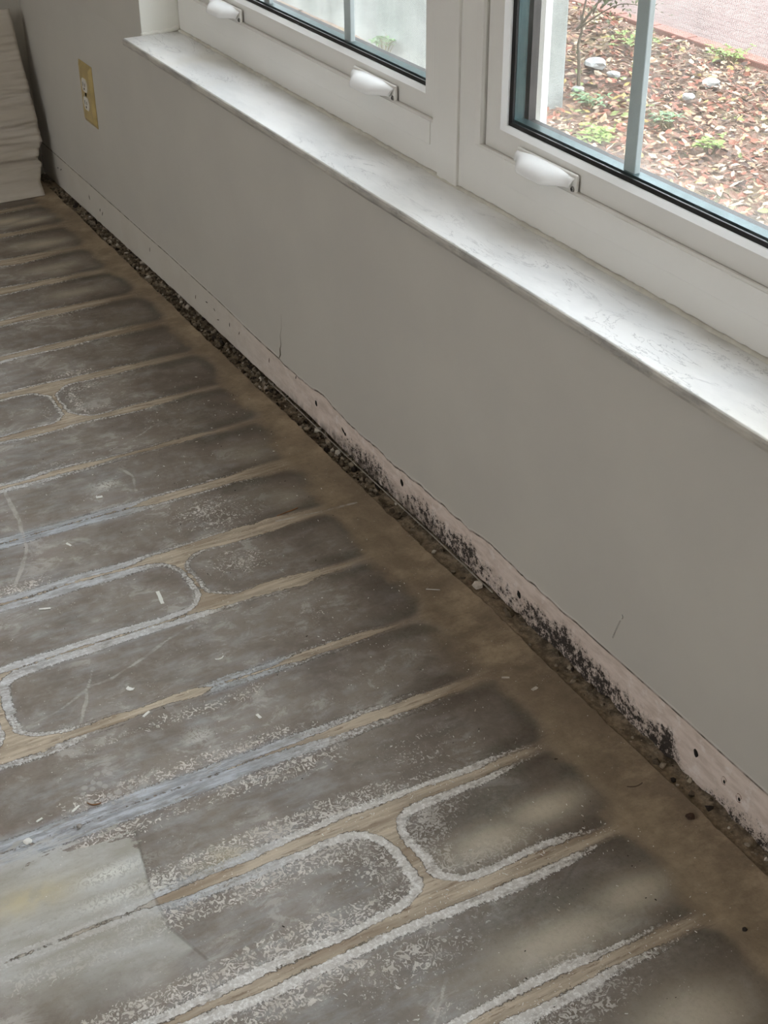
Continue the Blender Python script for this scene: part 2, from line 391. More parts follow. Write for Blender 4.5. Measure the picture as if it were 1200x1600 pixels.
def build_floor():
    xs = np.concatenate([[-0.15, 0.0], np.arange(0.04, 2.90, 0.0026), np.linspace(2.95, RX1 + .1, 18)])
    ys = np.concatenate([np.linspace(RY0 - .15, -0.95, 14), np.arange(-0.90, -0.05, 0.0026), np.arange(-0.05, 0.022, 0.0014)])
    X, Y = np.meshgrid(xs, ys, indexing='ij')
    Xw = X + (fbm(X * 9, Y * 4, 11, 3) - .5) * .012 + (fbm(X * 30, Y * 14, 12, 3) - .5) * .007
    Yw = Y + (fbm(X * 9 + 7, Y * 9, 13, 3) - .5) * .02
    sd = np.full(X.shape, -1.0); HW = np.zeros(X.shape); RIM = HW.copy(); RW = HW.copy(); BL = HW.copy(); rowid = np.zeros(X.shape)
    half = np.zeros(X.shape)
    for i in range(len(LX) - 1):
        a, b = LX[i], LX[i + 1]; inrow = (Xw >= a) & (Xw < b) if i else (Xw < b)
        if i == len(LX) - 2: inrow = Xw >= a
        cuts = [END[i]] + JOINT[i] + [-9]
        for t0, t1 in zip(cuts, cuts[1:]):
            cx, cy = (a + b) / 2, (t0 + t1) / 2; hx, hy = (b - a) / 2, (t0 - t1) / 2; r = 0.046
            qx = np.abs(Xw - cx) - hx + r; qy = np.abs(Yw - cy) - hy + r
            s = r - (np.hypot(np.maximum(qx, 0), np.maximum(qy, 0)) + np.minimum(np.maximum(qx, qy), 0))
            sd = np.where(inrow, np.maximum(sd, s), sd)
        near_b = inrow & (Xw > (a + b) / 2)
        for sel, k in ((inrow & ~near_b, i), (near_b, i + 1)):
            T = np.array(BAND.get(k, B0)); yy = Yw[sel]
            for arr, cidx in ((HW, 1), (RIM, 2), (RW, 3), (BL, 4)): arr[sel] = np.interp(yy, T[:, 0], T[:, cidx])
        # at a joint the ridge keeps its width
        for j in JOINT[i]:
            w = np.exp(-((Yw - j) / .030) ** 2) * inrow * sstep(.022, .045, np.minimum(Xw - a, b - Xw))
            HW = HW * (1 - w) + w * .0052
    wn = fbm(X * 6, Y * 9, 21, 3)
    HW = HW * (0.25 + 1.15 * wn) * (.8 + .4 * fbm(X * 25, Y * 18, 22, 3)); near0 = sstep(-.22, -.07, Y)
    end = np.interp(X, LX[:-1], [END[i] for i in range(len(LX) - 1)])
    brown = sstep(-.055, .01, Y - end + (fbm(X * 14, Y * 14, 23) - .5) * .05)
    brown = np.maximum(brown, .75 * ell(X, Y, 2.16, -.10, .10, .06)); brown = np.maximum(brown, .8 * ell(X, Y, 2.5, -.02, .3, .09))
    # dark soft damp rims just inside the tile ends near the wall
    near = sstep(-.27, -.13, Y + (fbm(X * 6, Y * 6, 24) - .5) * .09)
    dark = near * np.exp(-((sd - .018) / .022) ** 2) * .9 * sstep(.002, .012, sd)
    dark = np.maximum(dark, near * .45 * sstep(0, .03, sd) * (.6 + .8 * (fbm(X * 12, Y * 8, 66) - .5)))
    for (cx, cy, rx, ry, k) in ((2.414, -.107, .05, .05, .9), (2.573, -.135, .07, .05, .9), (2.715, -.165, .05, .09, .8), (2.337, -.095, .04, .05, .9), (1.978, -.115, .05, .05, .8),
                                (2.44, -.20, .075, .15, .9), (2.59, -.22, .072, .15, .85), (2.66, -.095, .03, .03, .7), (1.86, -.10, .06, .03, .5), (2.75, -.25, .09, .12, .6), (2.50, -.10, .09, .03, .6)):
        dark = np.maximum(dark, k * ell(X, Y, cx, cy, rx, ry))
    dark *= (0.75 + .5 * fbm(X * 40, Y * 25, 25))
    pale = np.zeros(X.shape)
    for (cx, cy, rx, ry, k) in ((2.452, -.175, .022, .055, .95), (2.462, -.255, .024, .06, .75), (2.603, -.165, .024, .055, .8), (2.615, -.27, .026, .09, .75), (2.76, -.215, .04, .07, .75), (2.785, -.36, .02, .08, .5),
                                (.325, -.135, .018, .05, .95), (.30, -.18, .02, .05, .9), (.475, -.15, .022, .055, .75), (.53, -.125, .018, .035, .6), (.64, -.17, .03, .03, .35), (1.69, -.14, .03, .03, .3), (1.54, -.13, .03, .04, .3)):
        pale = np.maximum(pale, k * ell(X, Y, cx, cy, rx, ry))
    for row in range(5):
        cx = (LX[row] + LX[row + 1]) / 2; pale = np.maximum(pale, .5 * ell(X, Y, cx, -.17, .02, .06))
    patch = poly_sd(X, Y, [(2.205, -.76), (2.218, -.70), (2.252, -.600), (2.344, -.617), (2.403, -.618), (2.440, -.605), (2.45, -.66), (2.44, -.70), (2.40, -.80), (2.36, -.95), (2.2, -.95)])
    blue = np.clip(.55 * sstep(.3, .7, fbm(X * 4, Y * 7, 27)) * (1 - sstep(-.45, -.2, Y)), 0, 1)
    for (cx, cy, rx, ry, k) in ((2.15, -.62, .03, .09, .8), (2.02, -.62, .035, .06, .6), (2.12, -.46, .02, .03, .9), (2.14, -.50, .018, .02, .8), (2.33, -.57, .03, .05, .7), (2.27, -.46, .05, .05, .5), (2.40, -.52, .02, .05, .7), (1.76, -.28, .015, .02, .9), (1.745, -.18, .018, .02, .6), (2.0, -.125, .02, .02, .7)):
        blue = np.maximum(blue, k * ell(X, Y, cx, cy, rx, ry) * (.5 + fbm(X * 40, Y * 40, 28)))
    speck = np.clip(np.exp(-((sd - .030) / .022) ** 2) * (sstep(.40, .75, fbm(X * 7, Y * 7, 29)) + sstep(2.2, 2.4, X) * .7), 0, 1) * sstep(-.10, -.30, Y)
    for (cx, cy, rx, ry, k) in ((1.665, -.27, .05, .09, 1), (1.82, -.28, .05, .07, 1), (2.40, -.30, .05, .03, 1.3), (2.475, -.27, .025, .10, 1.2), (2.44, -.335, .05, .02, 1.3), (2.30, -.26, .06, .08, .8), (2.43, -.40, .05, .06, .9), (2.56, -.42, .05, .12, 1), (1.36, -.24, .05, .07, .6), (1.70, -.25, .05, .1, .9), (.86, -.22, .04, .07, .8), (1.0, -.30, .04, .07, .6), (1.98, -.24, .05, .06, .7), (2.28, -.22, .04, .05, .6)):
        speck = np.maximum(speck, k * ell(X, Y, cx, cy, rx, ry))
    yellow = np.maximum(.8 * ell(X, Y, 2.293, -.735, .02, .05), .45 * ell(X, Y, 2.345, -.53, .02, .03))
    white = np.maximum(.9 * ell(X, Y, 2.300, -.645, .010, .035), .6 * ell(X, Y, 2.335, -.65, .008, .05)); white = np.maximum(white, .6 * ell(X, Y, 2.345, -.605, .012, .02))
    white = np.maximum(white, .8 * ell(X, Y, 1.52, -.375, .012, .02)); white = np.maximum(white, .6 * ell(X, Y, 1.75, -.20, .008, .008))
    white = np.maximum(white, .45 * ell(X, Y, 2.14, -.475, .015, .018))
    lines = np.full(X.shape, 9.0)
    for pts, off in (([(1.463, -.521), (1.565, -.529), (1.629, -.54), (1.683, -.562), (1.737, -.594)], .0020), ([(1.493, -.331), (1.519, -.325), (1.559, -.334)], .0012),
                ([(1.931, -.4), (1.959, -.465), (1.985, -.527), (1.985, -.553), (2.007, -.603), (2.019, -.656)], .0012), ([(1.954, -.543), (1.983, -.557), (2.012, -.57), (2.048, -.592)], .0012),
                ([(1.36, -.21), (1.42, -.33)], .0004), ([(2.66, -.455), (2.60, -.40)], .0004), ([(2.27, -.42), (2.265, -.36)], 0), ([(1.75, -.19), (1.76, -.06)], .0008)):
        lines = np.minimum(lines, seg_dist(Xw, Yw, pts) - off + .004 * (fbm(X * 60, Y * 60, 30) - .45))
    seam = seg_dist(X, Y, [(2.252, -.600), (2.344, -.617), (2.403, -.618), (2.46, -.60)])
    seam = np.minimum(seam, seg_dist(X, Y, [(2.525, -.170), (2.56, -.235)]))
    tr = Y - (TY + (fbm(X * 12, Y * 0, 33) - .5) * .006 + (fbm(X * 70, Y * 0, 34) - .5) * .004)
    deep = np.interp(X, [0, .6, .85, 1.6, 1.85, 2.02, 2.1, 2.3, 3, 6], [.008, .009, .009, .009, .006, .0035, .001, .003, .004, .004])
    Z = -deep * sstep(-.001, .003, tr)
    Z += sstep(-.001, .004, tr) * (fbm(X * 50, Y * 50, 35, 4) - .45) * .012 * (.4 + deep / .011)
    Z += np.where(tr < 0, .0009 * (1 - sstep(0, .012, sd - HW)) * sstep(-.95, -.9, Y), 0)
    Z += .004 * ell(X, Y, 2.09, -.018, .05, .02)
    A = {'sd': sd, 'hw': HW, 'rim': RIM, 'rimw': RW, 'bluerim': BL, 'brown': brown, 'dark': dark, 'pale': pale, 'patch': patch, 'blue': blue,
         'speck': speck, 'yellow': yellow, 'white': white, 'lines': lines, 'seam': seam, 'trench': tr, 'near': near0, 'dots': sstep(.2, .5, ell(X, Y, 2.172, -.600, .032, .040)), 'wetb': sstep(-.20, -.06, Y) * (.55 + .45 * np.maximum(ell(X, Y, 2.16, -.10, .16, .10), ell(X, Y, 2.5, -.03, .2, .05))), 'ptear': sstep(2.295, 2.245, X), 'psoft': .0008 + .05 * sstep(2.34, 2.43, X) * sstep(-.60, -.66, Y), 'fill': sstep(1.78, 2.05, X) * (1 - sstep(-.014, -.002, Y + (fbm(X * 20, Y * 3, 71) - .5) * .012))}
    return grid_mesh('floor', X, Y, Z, floor_mat(), attrs=A, flip=False)
def floor_mat():
    m = NT('stained_glue_marked_floor'); A = m.attr
    streak = m.noise(1, 6, .65, m.mapped((70, 16, 1)))          # drawn out along the planks
    fine = m.noise(170, 5, .7); mid = m.noise(38, 5, .6); big = m.noise(9, 4, .55); grit = m.noise(600, 2, .6)
    worm = m.noise(120, 3, .6, None, 2.2)
    c0 = m.mix(m.ss(big, .35, .68), srgb(120, 109, 98), srgb(147, 137, 126))
    c0 = m.mix(m.ss(mid, .45, .75, 0, .55), c0, srgb(158, 150, 142))
    c0 = m.mix(m.ss(fine, .25, .5, .35, 0), c0, srgb(92, 82, 73))
    # clouds of grey laitance in the tile centres
    c0 = m.mix(m.ss(m.noise(1, 5, .62, m.mapped((26, 12, 1), loc=(3, 1, 0))), .50, .74, 0, .45), c0, srgb(176, 174, 172))
    # chalky residue left in ragged clouds
    chalk = m.math('MULTIPLY', m.ss(m.noise(1, 7, .78, m.mapped((34, 22, 1), loc=(1, 6, 0)), .6), .50, .60), m.math('SUBTRACT', 1, m.math('MULTIPLY', A('near'), .85)))
    c0 = m.mix(m.math('MULTIPLY', chalk, m.ss(big, .42, .62, .08, .55)), c0, srgb(196, 192, 186))
    dk = m.ss(m.noise(1, 6, .7, m.mapped((20, 9, 1), loc=(8, 8, 0))), .53, .66, 0, .4)
    c0 = m.mix(dk, c0, srgb(98, 90, 80))
    # bluish haze
    c0 = m.mix(m.math('MULTIPLY', A('blue'), m.ss(streak, .4, .75, .10, .7)), c0, srgb(180, 185, 190))
    # sd with broken edge
    sd = m.math('ADD', A('sd'), m.math('ADD', m.math('MULTIPLY', m.math('SUBTRACT', streak, .5), .011), m.math('MULTIPLY', m.math('SUBTRACT', fine, .5), .009)))
    near = A('near'); e = m.math('SUBTRACT', sd, A('hw'))                          # <0 tan ridge, 0..rimw rim
    # dark thin line beyond rim
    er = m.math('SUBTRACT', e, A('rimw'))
    rimmask = m.math('MULTIPLY', m.ss(m.math('ADD', er, m.math('MULTIPLY', m.math('SUBTRACT', m.noise(300, 5, .85), .5), .018)), 0.0, 0.0010, 1, 0), m.ss(e, -0.0006, .0006))
    rimbreak = m.ss(m.math('ADD', m.noise(230, 5, .75), m.math('MULTIPLY', m.math('SUBTRACT', A('rim'), .62), .40)), .40, .50)
    rimcol = m.mix(A('bluerim'), m.mix(m.ss(m.noise(150, 5, .8), .36, .56), srgb(246, 245, 242), srgb(208, 204, 198)), m.mix(m.ss(m.noise(1, 6, .75, m.mapped((160, 22, 1), loc=(2, 2, 0))), .38, .62), srgb(146, 148, 152), srgb(198, 204, 210)))
    soft = m.math('MULTIPLY', m.ss(er, -0.004, .012, 1, 0), m.math('MULTIPLY', A('bluerim'), m.ss(streak, .4, .62, .05, .6)))
    c1 = m.mix(soft, c0, srgb(170, 176, 184))
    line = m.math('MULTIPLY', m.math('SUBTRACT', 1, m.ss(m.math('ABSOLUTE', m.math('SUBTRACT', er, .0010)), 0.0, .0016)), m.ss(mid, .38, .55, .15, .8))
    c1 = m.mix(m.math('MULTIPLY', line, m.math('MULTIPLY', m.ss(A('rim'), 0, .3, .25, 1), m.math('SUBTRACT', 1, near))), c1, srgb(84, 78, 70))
    # specks near tile rim
    spk = m.ss(m.math('ADD', worm, m.math('MULTIPLY', m.math('SUBTRACT', A('speck'), 1.0), .30)), .50, .56)
    spk = m.math('MULTIPLY', spk, m.ss(A('speck'), .05, .35))
    c1 = m.mix(m.math('MULTIPLY', spk, .8), c1, m.mix(m.ss(mid, .4, .6), srgb(232, 227, 220), srgb(206, 199, 189)))
    # dark stains, pale soft patches
    c1 = m.mix(m.math('MULTIPLY', A('dark'), m.ss(fine, .3, .6, .92, .66)), c1, m.mix(m.ss(big, .4, .6), srgb(84, 73, 61), srgb(80, 78, 66)))
    c1 = m.mix(m.math('MULTIPLY', A('pale'), m.ss(fine, .2, .6, .8, 1)), c1, srgb(212, 202, 182))
    # patch of greenish grey skim with hard edge
    pe = m.ss(m.math('ADD', A('patch'), m.math('MULTIPLY', m.math('SUBTRACT', m.noise(1, 6, .7, m.mapped((55, 14, 1))), .55), m.math('ADD', .004, m.math('MULTIPLY', A('ptear'), .16)))), m.math('MULTIPLY', A('psoft'), -1), A('psoft'))
    pc = m.mix(m.ss(m.noise(1, 5, .6, m.mapped((30, 9, 1))), .35, .65), srgb(172, 168, 156), srgb(198, 199, 195))
    pc = m.mix(m.ss(fine, .3, .5, .3, 0), pc, srgb(152, 146, 134))
    c1 = m.mix(m.math('MULTIPLY', pe, .85), c1, pc)
    c1 = m.mix(m.math('MULTIPLY', A('yellow'), m.ss(mid, .3, .6, .3, .9)), c1, srgb(204, 192, 156))
    c1 = m.mix(m.math('MULTIPLY', A('white'), m.ss(worm, .42, .52)), c1, srgb(226, 226, 218))
    # white rims then tan ridge
    rstreak = m.ss(m.noise(1, 6, .7, m.mapped((190, 26, 1), loc=(7, 1, 0))), .36, .52)
    ralpha = m.math('MULTIPLY', m.math('MULTIPLY', rimmask, rimbreak), m.ss(A('rim'), 0, .5))
    ralpha = m.math('MULTIPLY', ralpha, m.ss(m.noise(1, 6, .75, m.mapped((60, 22, 1), loc=(3, 8, 0))), .36, .50, .30, 1))
    ralpha = m.math('MULTIPLY', ralpha, m.math('SUBTRACT', .95, m.math('MULTIPLY', m.math('MULTIPLY', A('bluerim'), m.math('SUBTRACT', 1, rstreak)), .75)))
    inp = m.math('SUBTRACT', 1, m.math('MULTIPLY', pe, .55)); ralpha = m.math('MULTIPLY', ralpha, inp)
    c2 = m.mix(ralpha, c1, rimcol)
    tan = m.mix(m.ss(m.noise(1, 5, .65, m.mapped((120, 9, 1))), .35, .65), srgb(206, 192, 170), srgb(166, 151, 131))
    tan = m.mix(m.ss(m.noise(1, 6, .75, m.mapped((150, 20, 1), loc=(5, 0, 0))), .54, .64, 0, .8), tan, srgb(126, 105, 85))
    tan = m.mix(m.ss(m.noise(1, 5, .6, m.mapped((30, 4, 1), loc=(9, 3, 0))), .50, .62, 0, .55), tan, srgb(140, 120, 98))
    tan = m.mix(m.math('MULTIPLY', near, .55), tan, srgb(150, 133, 110))
    tan = m.mix(m.ss(m.noise(330, 2, .5), .68, .72, 0, .8), tan, srgb(225, 218, 204))
    sw = m.math('ADD', .0005, m.math('MULTIPLY', near, .013))
    tm = m.ss(e, m.math('MULTIPLY', sw, -1), sw, 1, 0)
    c2 = m.mix(m.math('MULTIPLY', m.math('MULTIPLY', tm, .96), inp), c2, tan)
    tl = m.math('MULTIPLY', m.math('SUBTRACT', 1, m.ss(m.math('ABSOLUTE', e), 0.0, .0011)), m.math('MULTIPLY', m.ss(mid, .36, .52, .15, .95), m.math('SUBTRACT', 1, near)))
    c2 = m.mix(tl, c2, srgb(84, 76, 66))
    # brown dust border by the wall
    bd = m.mix(m.ss(m.noise(18, 5, .6), .35, .65), srgb(179, 161, 135), srgb(151, 135, 112))
    bd = m.mix(m.ss(fine, .3, .55, .3, 0), bd, srgb(118, 104, 85))
    c3 = m.mix(m.ss(m.math('ADD', A('brown'), m.math('MULTIPLY', m.math('SUBTRACT', mid, .5), .35)), .25, .95, 0, .9), c2, bd)
    wetb = m.math('MULTIPLY', A('wetb'), m.ss(m.noise(1, 6, .7, m.mapped((16, 9, 1), loc=(4, 9, 0))), .36, .58))
    c3 = m.mix(m.math('MULTIPLY', wetb, .6), c3, srgb(92, 78, 66))
    dots = m.math('MULTIPLY', A('dots'), m.ss(m.vor(85, m.mapped((1, 1.15, 0), rot=(0, 0, .4))), .30, .42, .55, 0))
    c3 = m.mix(dots, c3, srgb(188, 184, 180))
    # scratches, seams
    ln = m.ss(m.math('ADD', A('lines'), m.math('MULTIPLY', m.math('SUBTRACT', fine, .5), .004)), .0003, .0018, 1, 0)
    c3 = m.mix(m.math('MULTIPLY', ln, m.ss(mid, .38, .6, .12, .6)), c3, srgb(200, 196, 190))
    c3 = m.mix(m.ss(A('seam'), .0006, .0026, .35, 0), c3, srgb(80, 74, 66))
    # dust specks everywhere: light crumbs and a few dark ones
    v = m.vor(75); c3 = m.mix(m.math('MULTIPLY', m.ss(v, .035, .07, 1, 0), m.ss(m.noise(14, 2), .48, .56)), c3, srgb(226, 222, 214))
    v2 = m.vor(48, m.mapped((1, 1, 1), loc=(.3, .7, 0))); c3 = m.mix(m.math('MULTIPLY', m.ss(v2, .02, .045, 1, 0), m.ss(m.noise(11, 2, .5, m.mapped(loc=(4, 4, 0))), .52, .58)), c3, srgb(50, 44, 38))
    v3 = m.vor(190); c3 = m.mix(m.math('MULTIPLY', m.ss(v3, .09, .16, 1, 0), m.ss(m.noise(22, 3), .53, .62, 0, .7)), c3, srgb(206, 200, 192))
    # gap at the wall: bare dirty slab
    trm = m.ss(A('trench'), -.0008, .0010)
    tc = m.mix(m.ss(m.noise(60, 6, .75), .38, .62), srgb(88, 78, 66), srgb(158, 143, 122))
    tc = m.mix(m.ss(m.noise(180, 3, .6), .62, .7, 0, .8), tc, srgb(176, 166, 150))
    tc = m.mix(m.math('MULTIPLY', A('fill'), .8), tc, m.mix(m.ss(fine, .35, .6), srgb(150, 134, 110), srgb(112, 98, 80)))
    c3 = m.mix(trm, c3, tc)
    tedge = m.math('SUBTRACT', 1, m.ss(m.math('ABSOLUTE', m.math('ADD', A('trench'), .0012)), 0, .0012))
    c3 = m.mix(m.math('MULTIPLY', tedge, m.ss(mid, .4, .6, .1, .7)), c3, srgb(168, 156, 138))
    m.col(c3)
    r = m.math('ADD', .42, m.math('MULTIPLY', fine, .22))
    r = m.math('ADD', r, m.math('MULTIPLY', tm, .18)); r = m.math('ADD', r, m.math('MULTIPLY', A('brown'), .25)); r = m.math('ADD', r, m.math('MULTIPLY', trm, .4), None, True)
    m.rough(r); m.b.inputs['Specular IOR Level'].default_value = .5
    h = m.math('ADD', m.math('MULTIPLY', mid, .6), m.math('ADD', m.math('MULTIPLY', fine, .35), m.math('MULTIPLY', grit, .1)))
    h = m.math('ADD', h, m.math('MULTIPLY', spk, .25)); h = m.math('ADD', h, m.math('MULTIPLY', m.math('MULTIPLY', rimmask, rimbreak), .3))
    m.bump(h, .45, .0022)
    return m.m
floor = struct(build_floor())
struct(box('floor_slab', (-.2, RX1 + .2, RY0 - .2, 0.2, -.20, -.03), M_sole.m, floor))

# ================================================================== marble sill
mm = NT('veined_white_marble')
w1 = mm.mapped((5, 14, 5), rot=(0, 0, math.radians(28)))
base = mm.mix(mm.ss(mm.noise(1, 5, .6, w1), .35, .7), srgb(246, 246, 244), srgb(228, 229, 228))
base = mm.mix(mm.ss(mm.noise(3.2, 3), .5, .75, 0, .5), base, srgb(226, 220, 204))
v = mm.noise(1, 6, .62, mm.mapped((6, 19, 6), rot=(0, 0, math.radians(35))), 1.3)
vein = mm.math('SUBTRACT', 1, mm.ss(mm.math('ABSOLUTE', mm.math('SUBTRACT', v, .5)), 0, .013))
base = mm.mix(mm.math('MULTIPLY', vein, mm.ss(mm.noise(7, 2), .45, .62, 0, .5)), base, srgb(150, 150, 152))
dash = mm.ss(mm.noise(1, 4, .7, mm.mapped((34, 120, 34), rot=(0, 0, math.radians(25)))), .66, .74, 0, .55)
base = mm.mix(dash, base, srgb(140, 142, 148))
geo = mm.n('ShaderNodeNewGeometry'); sp = mm.n('ShaderNodeSeparateXYZ'); mm.l(geo.outputs['Position'], sp.inputs[0])
back = mm.math('MULTIPLY', mm.ss(sp.outputs[1], .035, .078), mm.ss(mm.noise(6, 4), .42, .65, 0, .55))
base = mm.mix(back, base, srgb(176, 170, 156))
# front edge painted greyer and mottled, its darker tone standing in for shade
edge = mm.ss(sp.outputs[1], -.0345, -.0365)
ec = mm.mix(mm.ss(mm.noise(1, 5, .65, mm.mapped((14, 60, 60))), .35, .68), srgb(178, 172, 160), srgb(110, 104, 96))
base = mm.mix(mm.math('MULTIPLY', edge, .8), base, ec)
mm.col(base); mm.rough(.3)
sb = bmesh.new()
prof = [(D + .02, ZS), (-.0345, ZS), (-.0375, ZS - .0012), (-.0390, ZS - .0040), (-.0392, ZS - .0085), (-.0380, ZS - .0122), (-.035, ZS - .0140), (D + .02, ZS - .0140)]
xsn = np.arange(0.828, 2.93, .02); rows = []
for x in xsn:
    j = float(fbm(np.array([x * 16.]), np.array([0.]), 61)[0] - .5) * .0012
    rows.append([sb.verts.new((x, y + (j if y < 0 else 0), z)) for y, z in prof])
for a, b in zip(rows, rows[1:]):
    for k in range(len(prof)): sb.faces.new((a[k], a[(k + 1) % len(prof)], b[(k + 1) % len(prof)], b[k]))
sb.faces.new(rows[0]); sb.faces.new(rows[-1][::-1])
sill = bm_obj('window_sill', sb, mm.m)
tag(sill, 'long white marble window sill with grey veins under both windows', 'window sill')
# front edge chip spot
# caulk
def caulk_mesh(name, pts, r, mat, seed=1):
    b = bmesh.new(); rr = random.Random(seed); tube(b, pts, [r * rr.uniform(.8, 1.25) for _ in pts], 8); return bm_obj(name, b, mat, None, True)
M_caulk = simple('old_caulk', srgb(208, 204, 192), .5, .08, 60)
struct(caulk_mesh('trim_2', [(x, D - .0015 + .0006 * math.sin(x * 37), ZS + .0008) for x in np.arange(.83, 2.87, .008)], .0034, M_caulk))
struct(caulk_mesh('trim_3', [(WX0 + .002, y, ZS + .001 + .004 * max(0, y / D) ** 2 + .0008 * math.sin(y * 300)) for y in np.linspace(-.0005, D, 26)], .0042, M_jamb, 4))
# white painted jamb lining at the left of the opening
struct(box('trim_4', (WX0 - .004, WX0 + .0015, 0.0008, 0.12, ZS - .012, WTOP), M_jamb))

# ================================================================== windows
M_vinyl = simple('white_vinyl', srgb(228, 226, 220), .34, .012, 10)
M_bead = simple('glossy_white_bead', srgb(238, 238, 236), .25, .01, 10)
M_black = simple('black_gasket', srgb(16, 17, 18), .45, .1, 50)
M_spacer = simple('glossy_grey_spacer', srgb(78, 100, 102), .32, .08, 80, metallic=.75)
M_spdark = simple('outer_sash_dark', srgb(70, 66, 64), .5, .2, 30)  # dark brown-grey for the outer lip of the sash
M_bar = simple('grille_bar', srgb(176, 186, 186), .35, .03, 20)
def glass_mat(name, tint):
    g = NT(name); t = g.t; t.nodes.remove(g.b)
    tr = g.n('ShaderNodeBsdfTransparent'); tr.inputs[0].default_value = tint
    gl = g.n('ShaderNodeBsdfGlossy'); gl.inputs['Roughness'].default_value = .02
    # faint dust on the glass
    df = g.n('ShaderNodeBsdfDiffuse'); df.inputs[0].default_value = (.8, .82, .8, 1)
    mx0 = g.n('ShaderNodeMixShader'); g.l(tr.outputs[0], mx0.inputs[1]); g.l(df.outputs[0], mx0.inputs[2])
    g.l(g.ss(g.noise(1, 5, .7, g.mapped((30, 30, 9))), .45, .8, .01, .10), mx0.inputs[0])
    fr = g.n('ShaderNodeLayerWeight'); fr.inputs[0].default_value = .5
    fv = g.math('ADD', .02, g.math('MULTIPLY', g.math('POWER', fr.outputs[1], 4.5), .5))
    mx = g.n('ShaderNodeMixShader'); g.l(fv, mx.inputs[0]); g.l(mx0.outputs[0], mx.inputs[1]); g.l(gl.outputs[0], mx.inputs[2])
    g.l(mx.outputs[0], g.out.inputs[0]); return g.m
M_glass = glass_mat('window_glass', (.972, .982, .978, 1))
def screen_mat():
    g = NT('insect_mesh'); 
    sx = g.n('ShaderNodeSeparateXYZ'); g.l(g.coord(), sx.inputs[0])
    pitch = .0014
    wires = []
    for k in (0, 2):
        f = g.math('FRACT', g.math('DIVIDE', sx.outputs[k], pitch)); wires.append(g.math('LESS_THAN', f, .19))
    w = g.math('MAXIMUM', wires[0], wires[1])
    tr = g.n('ShaderNodeBsdfTransparent'); mx = g.n('ShaderNodeMixShader')
    df = g.n('ShaderNodeBsdfDiffuse'); df.inputs[0].default_value = srgb(222, 220, 216)
    g.l(w, mx.inputs[0]); g.l(tr.outputs[0], mx.inputs[1]); g.l(df.outputs[0], mx.inputs[2]); g.l(mx.outputs[0], g.out.inputs[0])
    g.t.nodes.remove(g.b); return g.m
M_screen = screen_mat()

def make_handle(cx, z, parent):
    """lip pull, about 12 cm wide, curved out and down over the frame ledge"""
    W = .062; n = 28; k = 9
    b = bmesh.new(); top = []; 
    for i in range(n + 1):
        u = -1 + 2 * i / n; e0 = min(1.0, (1 - abs(u)) / .62); env = e0 * e0 * (3 - 2 * e0); row = []
        dep = .0095 + .019 * env; zt = z + .006 * (.5 + .5 * env)
        for j in range(k + 1):
            t = j / k
            y = D + .004 - dep * math.sin(t * math.pi / 2 * 1.05)
            zz = zt - (.012 + .006 * env) * (1 - math.cos(t * math.pi / 2)) 
            row.append((cx + u * W * (1 - .06 * t), y, zz))
        top.append(row)
    V = [[b.verts.new(p) for p in row] for row in top]
    for i in range(n):
        for j in range(k): b.faces.new((V[i][j], V[i][j + 1], V[i + 1][j + 1], V[i + 1][j]))
    h = bm_obj('handle', b, M_bead, parent, True)
    md = h.modifiers.new('thick', 'SOLIDIFY'); md.thickness = .0028; md.offset = -1
    bv = h.modifiers.new('soft', 'BEVEL'); bv.width = .0009; bv.segments = 2; bv.limit_method = 'ANGLE'
    bm_ = bmesh.new(); add_box(bm_, cx - W - .001, cx + W + .003, D + .0015, D + .0065, z - .018, z + .0065, .0022, 3)
    bm_obj('mounting_plate', bm_, M_vinyl, h, True)
    for s in (1, -1):
        sb_ = bmesh.new()
        r = bmesh.ops.create_cone(sb_, cap_ends=True, radius1=.0038, radius2=.0028, depth=.0016, segments=20)
        for v_ in sb_.verts: v_.co = Vector((v_.co.x, -v_.co.z, v_.co.y))
        bm_obj('screw', sb_, M_screw, h, True, (cx + s * (W - .0035), D + .0008, z - .0115))
        cb = bmesh.new(); add_box(cb, -.0024, .0024, -.0003, .0004, -.0005, .0005); add_box(cb, -.0005, .0005, -.0003, .0004, -.0024, .0024)
        bm_obj('screw_slot', cb, M_black, h, False, (cx + s * (W - .0035), D - .0001, z - .0115))
    return h
M_screw = simple('steel_screw', srgb(150, 148, 142), .35, .1, 80, metallic=.7)
